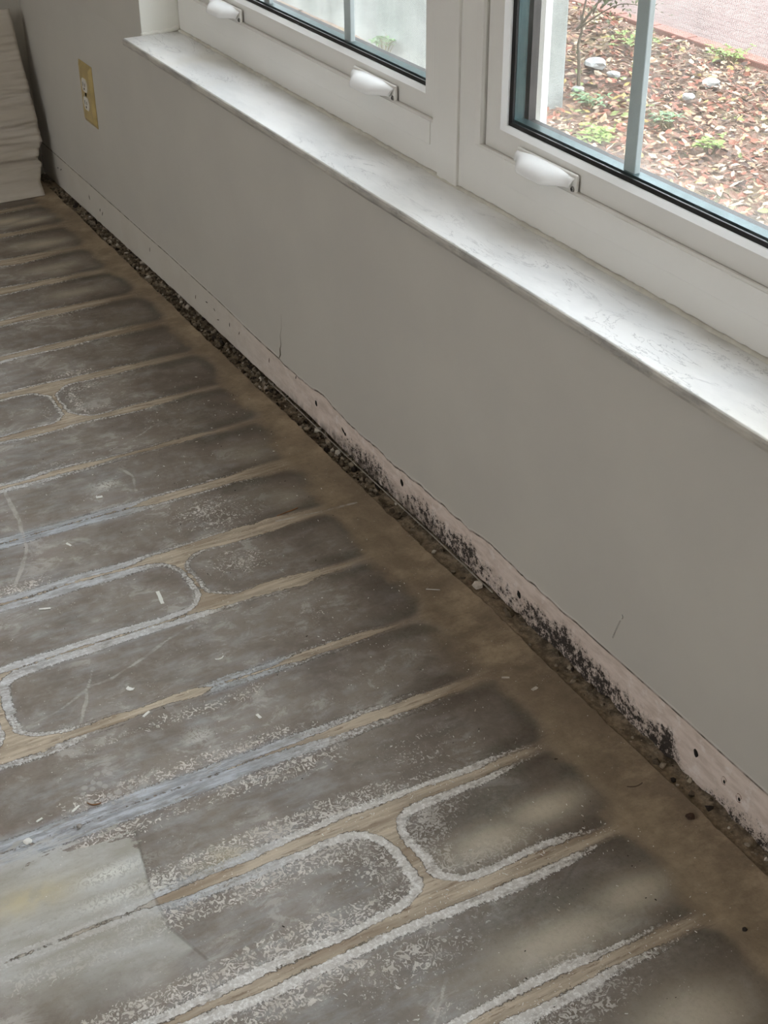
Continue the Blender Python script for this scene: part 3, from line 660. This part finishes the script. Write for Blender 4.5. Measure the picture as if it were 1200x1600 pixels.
def make_window(name, x0, x1, lside, rside, bars, handles, cover):
    z0, z1 = ZS, WTOP
    w = empty(name, (0, 0, 0)); struct(w)
    def R(dl, dr, db, dt, y): return (x0 + dl, x1 - dr, z0 + db, z1 - dt, y)
    lb, rb = lside, rside; bb = .0715; tb = .07
    fr = ring_bm([R(0, 0, 0, 0, .16), R(0, 0, 0, 0, D), R(lb - .013, rb - .004, bb - .0015, tb - .003, D), R(lb - .0015, rb - .001, bb + .0016, tb, D + .0015), R(lb, rb, bb + .0016, tb, D + .0055), R(lb, rb, bb, tb, D + .006), R(lb, rb, bb, tb, .16)])
    bm_obj('frame', fr, M_vinyl, w)
    # proud cover strip on the bottom rail
    cb = bmesh.new(); add_box(cb, x0 + cover[0], x1 - cover[1], D - .0016, D + .0005, z0 + .0385, z0 + .0710, .0007, 2)
    bm_obj('rail_cover', cb, M_vinyl, w)
    g = .0022; gb0 = .0003; ys = D + .0085
    sw = .0355
    sash = ring_bm([R(lb + g, rb + g, bb + gb0, tb + g, .13), R(lb + g, rb + g, bb + gb0, tb + g, ys), R(lb + sw, rb + .030, bb + .0295, tb + .03, ys), R(lb + sw, rb + .030, bb + .0295, tb + .03, .13)])
    s = bm_obj('sash', sash, M_vinyl, w)
    bd = ring_bm([R(lb + sw, rb + .030, bb + .0295, tb + .03, ys - .0005), R(lb + sw + .0055, rb + .0385, bb + .0350, tb + .038, D + 0.0140), R(lb + sw + .0055, rb + .0385, bb + .0350, tb + .038, D + 0.0210), R(lb + sw, rb + .030, bb + .0295, tb + .03, D + 0.0210)])
    bm_obj('glazing_bead', bd, M_bead, s)
    gl_, gr_, gb_, gt_ = lb + sw + .0055, rb + .0385, .0350 + bb, tb + .038
    gk = ring_bm([R(gl_ - .002, gr_ - .002, gb_ - .002, gt_ - .002, D + 0.0165), R(gl_ + .006, gr_ + .004, gb_ + .0050, gt_ + .004, D + 0.0182), R(gl_ + .006, gr_ + .004, gb_ + .0050, gt_ + .004, D + 0.0210), R(gl_ - .002, gr_ - .002, gb_ - .002, gt_ - .002, D + 0.0210)])
    bm_obj('gasket', gk, M_black, s)
    for y in (D + 0.0220, D + 0.0400):
        box('glass_pane', (x0 + gl_ - .003, x1 - gr_ + .003, y, y + .0026, z0 + gb_ - .003, z1 - gt_ + .003), M_glass, s)
    spc = ring_bm([R(gl_ - .003, gr_ - .003, gb_ - .003, gt_ - .003, D + 0.0250), R(gl_ + .001, gr_ + .0035, gb_ + .0062, gt_ + .0035, D + 0.0252), R(gl_ + .001, gr_ + .0035, gb_ + .0062, gt_ + .0035, D + 0.0398), R(gl_ - .003, gr_ - .003, gb_ - .003, gt_ - .003, D + 0.0398)])
    bm_obj('spacer', spc, M_spacer, s)
    ex = ring_bm([R(gl_ - .003, gr_ - .003, gb_ - .003, gt_ - .003, D + 0.0428), R(gl_ + .006, gr_ + .006, gb_ + .0035, gt_ + .006, D + 0.0430), R(gl_ + .006, gr_ + .006, gb_ + .0035, gt_ + .006, D + 0.0540), R(gl_ - .003, gr_ - .003, gb_ - .003, gt_ - .003, D + 0.0540)])
    bm_obj('outer_lip', ex, M_spdark, s)
    for bx in bars:
        box('grille_bar', (bx - .0105, bx + .0105, D + 0.0285, D + 0.0365, z0 + gb_ + .002, z1 - gt_ - .002), M_bar, s, bev=.0012)
    sf = ring_bm([R(.03, .03, .05, .05, D + .074), R(gl_ - .012, gr_ - .012, gb_ - .028, gt_ - .02, D + .074), R(gl_ - .012, gr_ - .012, gb_ - .028, gt_ - .02, D + .084), R(.03, .03, .05, .05, D + .084)])
    sc = bm_obj('screen_frame', sf, M_bead, w)
    a = R(gl_ - .013, gr_ - .013, gb_ - .029, gt_ - .021, D + .079)
    mesh_obj('insect_screen', [(a[0], a[4], a[2]), (a[1], a[4], a[2]), (a[1], a[4], a[3]), (a[0], a[4], a[3])], [(0, 1, 2, 3)], M_screen, sc)
    for hx in handles: make_handle(hx, ZS + .0870, s)
    return w
make_window('window_1', WX0 + .004, 1.806, .045, .049, [1.168, 1.458], [1.052, 1.588], (.06, .051))
make_window('window_2', 1.806, WX1, .073, .045, [2.153, 2.44], [2.026, 2.58], (.135, .045))
# cover strip over the joint of the two windows
bm = bmesh.new(); add_box(bm, 1.779, 1.830, D - .0042, D + .001, ZS + .0005, WTOP, .0012, 2)
struct(bm_obj('trim_5', bm, M_vinyl))

# ================================================================== wall outlet
M_brass = simple('brushed_brass', srgb(206, 184, 126), .35, .10, 40, metallic=.4)
M_ivory = simple('white_plastic', srgb(226, 222, 212), .35)
ox, oz, ow, oh = .4525, .3015, .0815, .131
out = empty('wall_outlet', (ox, 0, oz))
tag(out, 'duplex power outlet with brass cover plate and white sockets, left of the window', 'outlet')
ob = ring_bm([(-ow / 2, ow / 2, -oh / 2, oh / 2, 0.0), (-ow / 2, ow / 2, -oh / 2, oh / 2, -.0012), (-ow / 2 + .011, ow / 2 - .011, -oh / 2 + .010, oh / 2 - .010, -.0062), (-.004, .004, -.02, .02, -.0062), (-.004, .004, -.02, .02, 0.0)])
bm_obj('cover_plate', ob, M_brass, out)
for s in (1, -1):
    b = bmesh.new(); n = 32; loop = []
    for k in range(n):
        a = 2 * math.pi * k / n; x = .0172 * math.cos(a); z = .0172 * math.sin(a); z = max(-.0142, min(.0142, z)); loop.append((x, z))
    v0 = [b.verts.new((x, -.0060, z)) for x, z in loop]; v1 = [b.verts.new((x, -.0078, z)) for x, z in loop]; v2 = [b.verts.new((x * .93, -.0084, z * .93)) for x, z in loop]
    for A_, B_ in ((v0, v1), (v1, v2)):
        for k in range(n): b.faces.new((A_[k], A_[(k + 1) % n], B_[(k + 1) % n], B_[k]))
    b.faces.new(v2); b.faces.new(v0[::-1])
    rc = bm_obj('socket', b, M_ivory, out, False, (0, 0, s * .0195))
    for sx_, hh in ((-.0063, .0042), (.0063, .0034)):
        box('slot', (sx_ - .0009, sx_ + .0009, -.0087, -.0080, .002 - hh, .002 + hh), M_hole, rc)
    gb2 = bmesh.new(); bmesh.ops.create_cone(gb2, cap_ends=True, radius1=.0024, radius2=.0024, depth=.0007, segments=14)
    for v_ in gb2.verts: v_.co = Vector((v_.co.x, v_.co.z - .0084, v_.co.y - .0075))
    bm_obj('ground_hole', gb2, M_hole, rc)
gb2 = bmesh.new(); bmesh.ops.create_cone(gb2, cap_ends=True, radius1=.0034, radius2=.0030, depth=.002, segments=16)
for v_ in gb2.verts: v_.co = Vector((v_.co.x, v_.co.z - .0066, v_.co.y))
bm_obj('screw', gb2, M_hole, out)

# ================================================================== plastic sheeting on the left wall
pm = NT('translucent_plastic_film'); pb = pm.b
pm.col(pm.mix(pm.ss(pm.noise(1, 4, .6, pm.mapped((10, 5, 40))), .4, .7), srgb(214, 206, 193), srgb(228, 221, 210))); pm.rough(.28)
tr_ = pm.n('ShaderNodeBsdfTransparent'); mx_ = pm.n('ShaderNodeMixShader'); mx_.inputs[0].default_value = .82
pm.l(tr_.outputs[0], mx_.inputs[1]); pm.l(pb.outputs[0], mx_.inputs[2]); pm.l(mx_.outputs[0], pm.out.inputs[0])
us = np.linspace(0, 1, 150); ts = np.linspace(0, 1, 170)
U, T = np.meshgrid(us, ts, indexing='ij')
zz = T * .40
edgey = np.interp(zz, [0, .03, .06, .075, .11, .20, .34, .52], [-.052, -.050, -.034, -.046, -.026, -.028, -.034, -.04])
Yp = edgey - U * 1.15
Xp = np.interp(zz, [0, .02, .06, .12, .20, .34, .40, .52], [.172, .150, .128, .116, .088, .046, .030, .012])
wr = (fbm(Yp * 5 + zz * 3, zz * 60, 91, 4) - .5); wr2 = np.abs(fbm(Yp * 2.5 - zz * 4, zz * 34, 95, 3) - .5)
amp = np.interp(zz, [0, .02, .1, .34, .36, .52], [.004, .012, .022, .012, .004, .001])
Xp = Xp + wr * amp * 1.6 - wr2 * amp * 1.3 + .006
Zp = zz + .001
Xp = np.maximum(Xp, .004)
sheet = grid_mesh('plastic_sheet', Xp, Yp, Zp, pm.m)
sm = sheet.modifiers.new('thick', 'SOLIDIFY'); sm.thickness = .0004
tag(sheet, 'wrinkled translucent plastic sheeting draped down the left wall onto the floor', 'plastic sheet')

# ================================================================== debris
M_chip = simple('white_paint_chip', srgb(238, 238, 232), .5, .03, 40)
M_crumb = simple('plaster_crumb', srgb(210, 202, 190), .8, .1, 60)
M_wood = simple('orange_wood_splinter', srgb(150, 104, 62), .6, .2, 80)
M_dark = simple('dark_crumb', srgb(48, 40, 34), .9)
def chip(name, x, y, L, W, ang, mat, label, cat, th=.0009, seed=0, bend=0.0, group=None):
    rr = random.Random(int(x * 9999) + seed); b = bmesh.new(); n = 7
    top, bot = [], []
    for side in (1, -1):
        for i in (range(n) if side > 0 else range(n - 1, -1, -1)):
            u = -1 + 2 * i / (n - 1); w = W / 2 * (1 - .12 * abs(u)) * rr.uniform(.8, 1.1)
            px, py = u * L / 2, side * w + bend * u * u * L
            top.append((px, py))
    vt = [b.verts.new((p[0] * math.cos(ang) - p[1] * math.sin(ang), p[0] * math.sin(ang) + p[1] * math.cos(ang), th)) for p in top]
    vb = [b.verts.new((v_.co.x, v_.co.y, 0)) for v_ in vt]
    b.faces.new(vt); b.faces.new(vb[::-1]); m_ = len(vt)
    for k in range(m_): b.faces.new((vb[k], vb[(k + 1) % m_], vt[(k + 1) % m_], vt[k]))
    o = bm_obj(name, b, mat, None, False, (x, y, .0007))
    return tag(o, label, cat, group)
R_ = math.radians
def img_ang(du, dv):   # direction on the floor of a picture direction is folded into plain angles below
    return 0
chip('paint_chip', 1.848, -.412, .031, .0055, R_(-8), M_chip, 'largest white paint chip, a straight rectangular strip lying on the grey floor', 'paint chip')
chip('paint_chip', 1.794, -.561, .016, .0035, R_(70), M_chip, 'pointed white paint sliver near the left edge of the floor', 'paint chip')
chip('paint_chip', 2.016, -.393, .012, .0022, R_(95), M_chip, 'small bent white paint sliver beside a pale glue smear', 'paint chip', bend=.25)
chip('paint_chip', 2.016, -.519, .010, .006, R_(40), M_chip, 'stubby crescent white paint flake on grey floor below the thin crack', 'paint chip', bend=.2)
chip('paint_chip', 2.072, -.518, .012, .0035, R_(120), M_chip, 'short white splinter lying against the pale tan glue smear', 'paint chip')
chip('paint_chip', 1.656, -.481, .011, .0035, R_(20), M_chip, 'tiny oval white flake right of the curved scratch', 'paint chip')
chip('paint_chip', 2.188, -.648, .012, .003, R_(120), M_chip, 'narrow white flake beside a curled brown sliver, lower left floor', 'paint chip')
chip('paint_chip', 2.185, -.690, .008, .003, R_(110), M_chip, 'leftmost tiny upright white flake above the round pebble', 'paint chip')
chip('paint_chip', 2.233, -.088, .010, .0028, R_(60), M_crumb, 'pale flake on the brown dust near the mouldy wall strip', 'paint chip')
chip('paint_chip', 1.551, -.397, .010, .006, R_(80), M_chip, 'round white paint fleck near the centre of a dark grey tile mark', 'paint chip')
chip('paint_chip', 2.145, -.397, .009, .004, R_(10), M_chip, 'upright white fleck on the blotchy floor beneath the long tan streak', 'paint chip')
chip('paint_chip', 2.27, -.068, .009, .005, R_(100), M_crumb, 'beige curled flake on brown dust near the mould', 'paint chip')
chip('wood_splinter', 1.735, -.160, .038, .0022, R_(98), M_wood, 'orange brown wood splinter lying along a tan glue ridge', 'splinter')
chip('wood_splinter', 2.192, -.628, .016, .0012, R_(60), M_wood, 'thin curled brown sliver next to a white flake, lower left', 'splinter', bend=.2)
chip('wood_splinter', 2.475, -.065, .020, .0014, R_(80), M_sliver, 'dark curved sliver on brown dust by the wall, right side', 'splinter', bend=.15)
chip('wood_splinter', 2.02, -.07, .020, .0010, R_(55), M_chip, 'hair-thin pale splinter on brown dust beneath the mouldy strip', 'splinter')
def rock(name, x, y, z, r, mat, seed, label=None, cat=None, flat=.7):
    b = bmesh.new(); bmesh.ops.create_icosphere(b, subdivisions=2, radius=r); rr = random.Random(seed)
    for v_ in b.verts:
        v_.co = v_.co * rr.uniform(.78, 1.15); v_.co.z *= flat
    zmin = min(v_.co.z for v_ in b.verts)
    o = bm_obj(name, b, mat, None, False, (x, y, z - zmin * .9))
    if label: tag(o, label, cat)
    return o
rock('pebble', 2.218, -.654, .0006, .0034, simple('grey_pebble', srgb(170, 165, 158), .7, .2, 200), 3, 'small round grey pebble with white spot beside the bluish streak', 'pebble')
rock('plaster_lump', 2.212, -.712, .0006, .0048, M_chip, 5, 'soft white plaster crumb on the bluish streak at the far left', 'plaster lump', .45)
rock('plaster_lump', 2.045, -.012, -.002, .008, M_crumb, 8, 'pale plaster lump wedged in the gap under the mouldy strip', 'plaster lump', .8)
rock('plaster_lump', 2.03, -.016, -.004, .005, simple('brown_lump', srgb(120, 100, 80), .9, .2, 100), 12, 'small brown mortar lump beside the pale lump in the gap', 'plaster lump', .8)
rock('dirt_clod', 2.545, -.042, -.001, .0055, simple('dirt', srgb(78, 58, 44), .9, .2, 100), 9, 'dark brown dirt clod in the gap near the lower right', 'dirt clod', .6)
rock('dirt_clod', 2.700, -.098, .0005, .0028, M_dark, 10, 'small black crumb on dust at the lower right', 'dirt clod', .7)

def debris(name, n, fx, fy, size, mats, label, seed, zf=lambda x, y: 0.0005, flake=False):
    rr = random.Random(seed); b = bmesh.new()
    for _ in range(n):
        x, y = fx(rr), None; y = fy(rr, x); s = size(rr)
        if flake:
            a = rr.uniform(0, 6.28); L = s * rr.uniform(1.2, 3); W = s * .6; z = zf(x, y); th = s * .25
            c_, s_ = math.cos(a), math.sin(a)
            P_ = [(-L / 2, -W / 2), (L / 2 * rr.uniform(.6, 1), -W / 2 * rr.uniform(.4, 1)), (L / 2, W / 2 * rr.uniform(.3, 1)), (-L / 2 * rr.uniform(.5, 1), W / 2)]
            vt = [b.verts.new((x + p * c_ - q * s_, y + p * s_ + q * c_, z + th)) for p, q in P_]; vb = [b.verts.new((v_.co.x, v_.co.y, z - .0005)) for v_ in vt]
            fs = [b.faces.new(vt), b.faces.new(vb[::-1])] + [b.faces.new((vb[k], vb[(k + 1) % 4], vt[(k + 1) % 4], vt[k])) for k in range(4)]
        else:
            r = bmesh.ops.create_icosphere(b, subdivisions=1, radius=s, matrix=Matrix.Translation((x, y, zf(x, y) + s * .2)))
            fl = rr.uniform(.4, .9)
            for v_ in r['verts']:
                c = Vector((x, y, zf(x, y) + s * .2)); v_.co = c + (v_.co - c) * rr.uniform(.55, 1.25)
            fs = {f for v_ in r['verts'] for f in v_.link_faces}
        mi = rr.choices(range(len(mats)), weights=[w for _, w in mats])[0]
        for f in fs: f.material_index = mi
    bmesh.ops.recalc_face_normals(b, faces=b.faces)
    me = bpy.data.meshes.new(name); b.to_mesh(me); b.free()
    for mt, _ in mats: me.materials.append(mt)
    o = bpy.data.objects.new(name, me); COL.objects.link(o)
    return tag(o, label, 'debris', None, 'stuff')
M_rub = simple('rubble_grey', srgb(156, 144, 126), .9, .25, 90, bump=.3)
M_rub2 = simple('rubble_brown', srgb(104, 92, 76), .9, .25, 90, bump=.3)
def gx(r):
    while True:
        x = r.uniform(.12, 2.7)
        d_ = 1.0 if x < 1.75 else .22
        if r.random() < d_: return x
debris('gap_rubble', 1500, gx, lambda r, x: r.uniform(-.021, .010), lambda r: min(.0075, .0012 + r.expovariate(1) * .0017),
       [(M_rub, 5), (M_rub2, 5), (M_crumb, 1.0), (M_dark, 1.2)], 'dirty rubble and crumbs filling the gap between floor and window wall', 2, lambda x, y: -.007 if x < 1.85 else -.003)
debris('plaster_crumbs', 420, lambda r: r.uniform(1.2, 2.75), lambda r, x: -abs(r.gauss(.02, .28)) - .04, lambda r: r.uniform(.0006, .0015),
       [(M_chip, 5), (M_crumb, 3), (M_dark, 2)], 'tiny white and dark crumbs scattered over the stained floor', 3, flake=True)
# crumbs gathered along two glue ridges
debris('glue_ridge_crumbs', 260, lambda r: r.choice((2.660, 2.672, 2.505, 2.362, 2.515)) + r.gauss(0, .0035), lambda r, x: r.uniform(-.42, -.12) if x < 2.6 else r.uniform(-.40, -.12), lambda r: r.uniform(.0005, .0014),
       [(M_chip, 6), (M_crumb, 3)], 'white grit lying in rows along the glue ridges at the lower right', 4, lambda x, y: .0012, True)

# ================================================================== outdoors
GZ = -.12
gm = NT('mulch_ground')
g1 = gm.noise(45, 6, .75); g2 = gm.noise(5, 3)
gc = gm.mix(gm.ss(g1, .35, .65), srgb(112, 80, 66), srgb(158, 130, 110))
gc = gm.mix(gm.ss(gm.noise(90, 5, .8), .5, .62, 0, .7), gc, srgb(176, 156, 138))
gc = gm.mix(gm.ss(g2, .52, .66, 0, .35), gc, srgb(134, 132, 84))
gm.col(gc); gm.rough(.95); gm.bump(g1, .8, .03)
gx_, gy_ = np.meshgrid(np.linspace(-9, 7, 160), np.linspace(.2, 2.56, 80), indexing='ij')
gz_ = GZ + (fbm(gx_ * 3, gy_ * 3, 101) - .5) * .04
struct(grid_mesh('ground', gx_, gy_, gz_, gm.m))
pmn = NT('pink_brick_paving')
bk = pmn.n('ShaderNodeTexBrick'); pmn.l(pmn.mapped((1, 1, 1)), bk.inputs['Vector'])
bk.inputs['Scale'].default_value = 5.0; bk.inputs['Mortar Size'].default_value = .012; bk.inputs['Color1'].default_value = srgb(120, 100, 95); bk.inputs['Color2'].default_value = srgb(112, 92, 88); bk.inputs['Mortar'].default_value = srgb(92, 76, 72)
pmn.col(pmn.mix(pmn.ss(pmn.noise(20, 4), .4, .7, 0, .5), bk.outputs[0], srgb(128, 110, 105))); pmn.rough(.9)
struct(box('path', (-9, 7, 2.56, 6.0, GZ - .05, GZ + .012), pmn.m))
M_kerb = simple('brick_edging', srgb(150, 104, 92), .9, .12, 14)
for k in range(9, 20):
    x = -3.2 + k * .205
    o = box('edging_brick', (x, x + .196, 2.50, 2.56, GZ - .04, GZ + .018), M_kerb, None, bev=.004)
    tag(o, 'reddish brick set end to end along the edge of the brick path outside', 'brick', 'edging bricks along the path')
sw_ = NT('weathered_stucco')
sw_.col(sw_.mix(sw_.ss(sw_.noise(6, 5, .7), .35, .7), srgb(160, 165, 163), srgb(132, 140, 136))); sw_.rough(.9); sw_.bump(sw_.noise(150, 3), .4, .004)
ext = box('exterior_wall', (-1.92, -.14, 1.54, 1.69, GZ - .03, 3.2), sw_.m, None, bev=.01)
tag(ext, 'pale grey stucco wall standing outside in the leaf litter', 'wall')
struct(box('ground_far', (-9, 7, 6.0, 30, GZ - .06, GZ), simple('lawn', srgb(150, 160, 110), .95, .2, 3)))
# fallen leaves
leafm = []
for nm, cc in (('leaf_tan', srgb(166, 134, 106)), ('leaf_rust', srgb(140, 84, 64)), ('leaf_brown', srgb(118, 84, 68)), ('leaf_pale', srgb(182, 162, 138)), ('leaf_green', srgb(126, 138, 82)), ('leaf_dark', srgb(78, 58, 50)), ('leaf_yellow', srgb(168, 148, 88))):
    leafm.append(simple(nm, cc, .7, .1, 40))
def leaves(n, seed):
    rr = random.Random(seed); vs, fs, mi = [], [], []
    for _ in range(n):
        x = rr.uniform(-2.9, 2.0); y = .7 + 1.77 * rr.random()
        if -1.97 < x < -.09 and 1.49 < y < 1.74: continue
        z = GZ + float((fbm(np.array([x * 3]), np.array([y * 3]), 101)[0] - .5) * .04) + rr.uniform(.004, .022)
        L = rr.uniform(.006, .019) ; W = L * rr.uniform(.3, .6); a = rr.uniform(0, 6.28); ti = rr.uniform(-.6, .6); cu = rr.uniform(-.3, .5)
        R3 = Matrix.Rotation(a, 3, 'Z') @ Matrix.Rotation(ti, 3, 'X') @ Matrix.Rotation(rr.uniform(-.5, .5), 3, 'Y'); k = len(vs)
        for p in ((-L, 0, 0), (-L * .3, -W, cu * W), (L * .4, -W * .8, cu * W), (L, 0, L * cu * .5), (L * .4, W * .8, cu * W), (-L * .3, W, cu * W), (0, 0, 0)):
            q = R3 @ Vector(p); vs.append((x + q.x, y + q.y, z + q.z))
        f0 = [(k, k + 1, k + 6), (k + 1, k + 2, k + 6), (k + 2, k + 3, k + 6), (k + 3, k + 4, k + 6), (k + 4, k + 5, k + 6), (k + 5, k, k + 6)]
        fs += f0; green = vnoise(x * 2.3, y * 2.3, 7) > .62
        w = [6, 6, 5, 4.5, 3 if green else .4, 3, 3 if green else .7]
        mi += [rr.choices(range(7), weights=w)[0]] * 6
    me = bpy.data.meshes.new('fallen_leaves'); me.from_pydata(vs, [], fs); 
    for l_ in leafm: me.materials.append(l_)
    me.polygons.foreach_set('material_index', mi); me.update()
    o = bpy.data.objects.new('fallen_leaves', me); COL.objects.link(o)
    return tag(o, 'brown, tan and yellow leaf litter and mulch covering the ground outside', 'leaf litter', None, 'stuff')
leaves(34000, 4)
M_weed = simple('weed_leaf', srgb(120, 146, 62), .5, .15, 30)
M_weed2 = simple('grey_green_leaf', srgb(106, 136, 94), .5, .15, 30)
M_stem = simple('weed_stem', srgb(120, 110, 70), .7)
def weed(x, y, r, n, h, mat, label, seed):
    rr = random.Random(seed); root = empty('weed', (x, y, GZ)); tag(root, label, 'weed', None)
    b = bmesh.new(); st = bmesh.new()
    for _ in range(n):
        a = rr.uniform(0, 6.28); d = r * rr.uniform(.2, 1); zt = h * rr.uniform(.5, 1); tip = Vector((d * math.cos(a), d * math.sin(a), zt))
        tube(st, [(0, 0, -.03), tuple(tip * .6 + Vector((0, 0, .01))), tuple(tip)], [.0015, .0011, .0007], 4)
        for s in range(3):
            L = rr.uniform(.011, .02); W = L * .42; R3 = Matrix.Rotation(a + s * 2.1 + rr.uniform(-.4, .4), 3, 'Z') @ Matrix.Rotation(rr.uniform(-.5, .2), 3, 'Y')
            P_ = [R3 @ Vector(p) + tip for p in ((0, 0, 0), (L * .5, -W, .002), (L * 1.3, 0, -.002), (L * .5, W, .002))]
            vv = [b.verts.new(p) for p in P_]; mid = b.verts.new(R3 @ Vector((L * .6, 0, -.001)) + tip)
            for k in range(4): b.faces.new((vv[k], vv[(k + 1) % 4], mid))
    bm_obj('leaves', b, mat, root); bm_obj('stem', st, M_stem, root)
for (x, y, r, n, h, mt, lb) in (
    (.217, 1.537, .07, 34, .04, M_weed, 'yellow-green weed clump closest to the right window glass'),
    (.204, 1.815, .045, 16, .04, M_weed2, 'small green weed just right of the grille bar'),
    (.454, 1.774, .06, 20, .04, M_weed, 'yellowish weed clump right of the grille bar over mulch'),
    (-.102, 1.50, .07, 26, .05, M_weed, 'green weed growing at the foot of the stucco wall'),
    (-.05, 1.72, .06, 20, .05, M_weed2, 'grey-green weed just beyond the stucco wall corner'),
    (.36, 2.35, .06, 18, .04, M_weed, 'bright green weed near the brick path, far right'),
    (-.25, 2.45, .10, 26, .05, M_weed, 'low yellow-green weed at the path edge behind the grille bar'),
    (-.55, 2.3, .12, 30, .05, M_weed, 'spreading yellow-green weed in the sunny strip beside the shrub'),
    (-.95, 1.50, .10, 26, .06, M_weed2, 'dull green weed under the stucco wall seen through the left window')):
    weed(x, y, r, n, h, mt, lb, int(x * 1000) + 7)
# shrub by the wall corner
sh = empty('shrub', (-.222, 1.80, GZ)); tag(sh, 'spindly leafy shrub arching from behind the stucco wall corner', 'shrub')
st = bmesh.new(); lf = bmesh.new(); rr = random.Random(21)
def branch(p0, p1, r0, n):
    pts = []
    for i in range(9):
        t = i / 8; p = Vector(p0).lerp(Vector(p1), t); p.z += .06 * math.sin(t * 2.6); p += Vector((rr.uniform(-.006, .006),) * 3); pts.append(p)
    tube(st, [tuple(p) for p in pts], [r0 * (1 - .75 * i / 8) for i in range(9)], 6)
    for _ in range(n):
        p = pts[rr.randrange(2, 9)] + Vector((rr.gauss(0, .028), rr.gauss(0, .02), rr.gauss(0, .022)))
        L = rr.uniform(.007, .014); R3 = Matrix.Rotation(rr.uniform(0, 6.3), 3, 'Z') @ Matrix.Rotation(rr.uniform(-.9, .9), 3, 'Y')
        vv = [lf.verts.new(R3 @ Vector(q) + p) for q in ((0, 0, 0), (L, -L * .45, .001), (L * 2, 0, -.002), (L, L * .45, .001))]; lf.faces.new(vv)
branch((0, 0, -.03), (-.01, .0, .22), .007, 2)
branch((-.01, 0, .20), (.16, .05, .30), .0045, 60); branch((.06, .02, .27), (.30, .08, .36), .0035, 80); branch((0, 0, .22), (-.02, .1, .5), .004, 60); branch((.03, .02, .25), (.17, -.03, .40), .003, 60); branch((-.01, 0, .2), (.24, .1, .26), .003, 50)
bm_obj('stem', st, simple('shrub_bark', srgb(110, 100, 86), .8), sh); bm_obj('leaves', lf, simple('shrub_leaf', srgb(96, 104, 66), .5, .2, 40), sh)
M_stone = simple('pale_stone', srgb(164, 164, 162), .8, .08, 30)
for i, (x, y, r, lb) in enumerate(((-.412, 2.011, .040, 'largest pale stone lying among the leaves near the stucco wall'), (-.30, 2.00, .024, 'smaller pale stone right of the largest stone'), (-.05, 2.20, .032, 'rounded pale stone close to the grille bar in the mulch'),
                                   (-.22, 1.80, .022, 'small pale stone between the stucco wall and the weeds'), (.02, 2.05, .022, 'small pale stone right of the grille bar'))):
    rock('stone', x, y, GZ + .004, r, M_stone, 30 + i, lb, 'stone', .5)
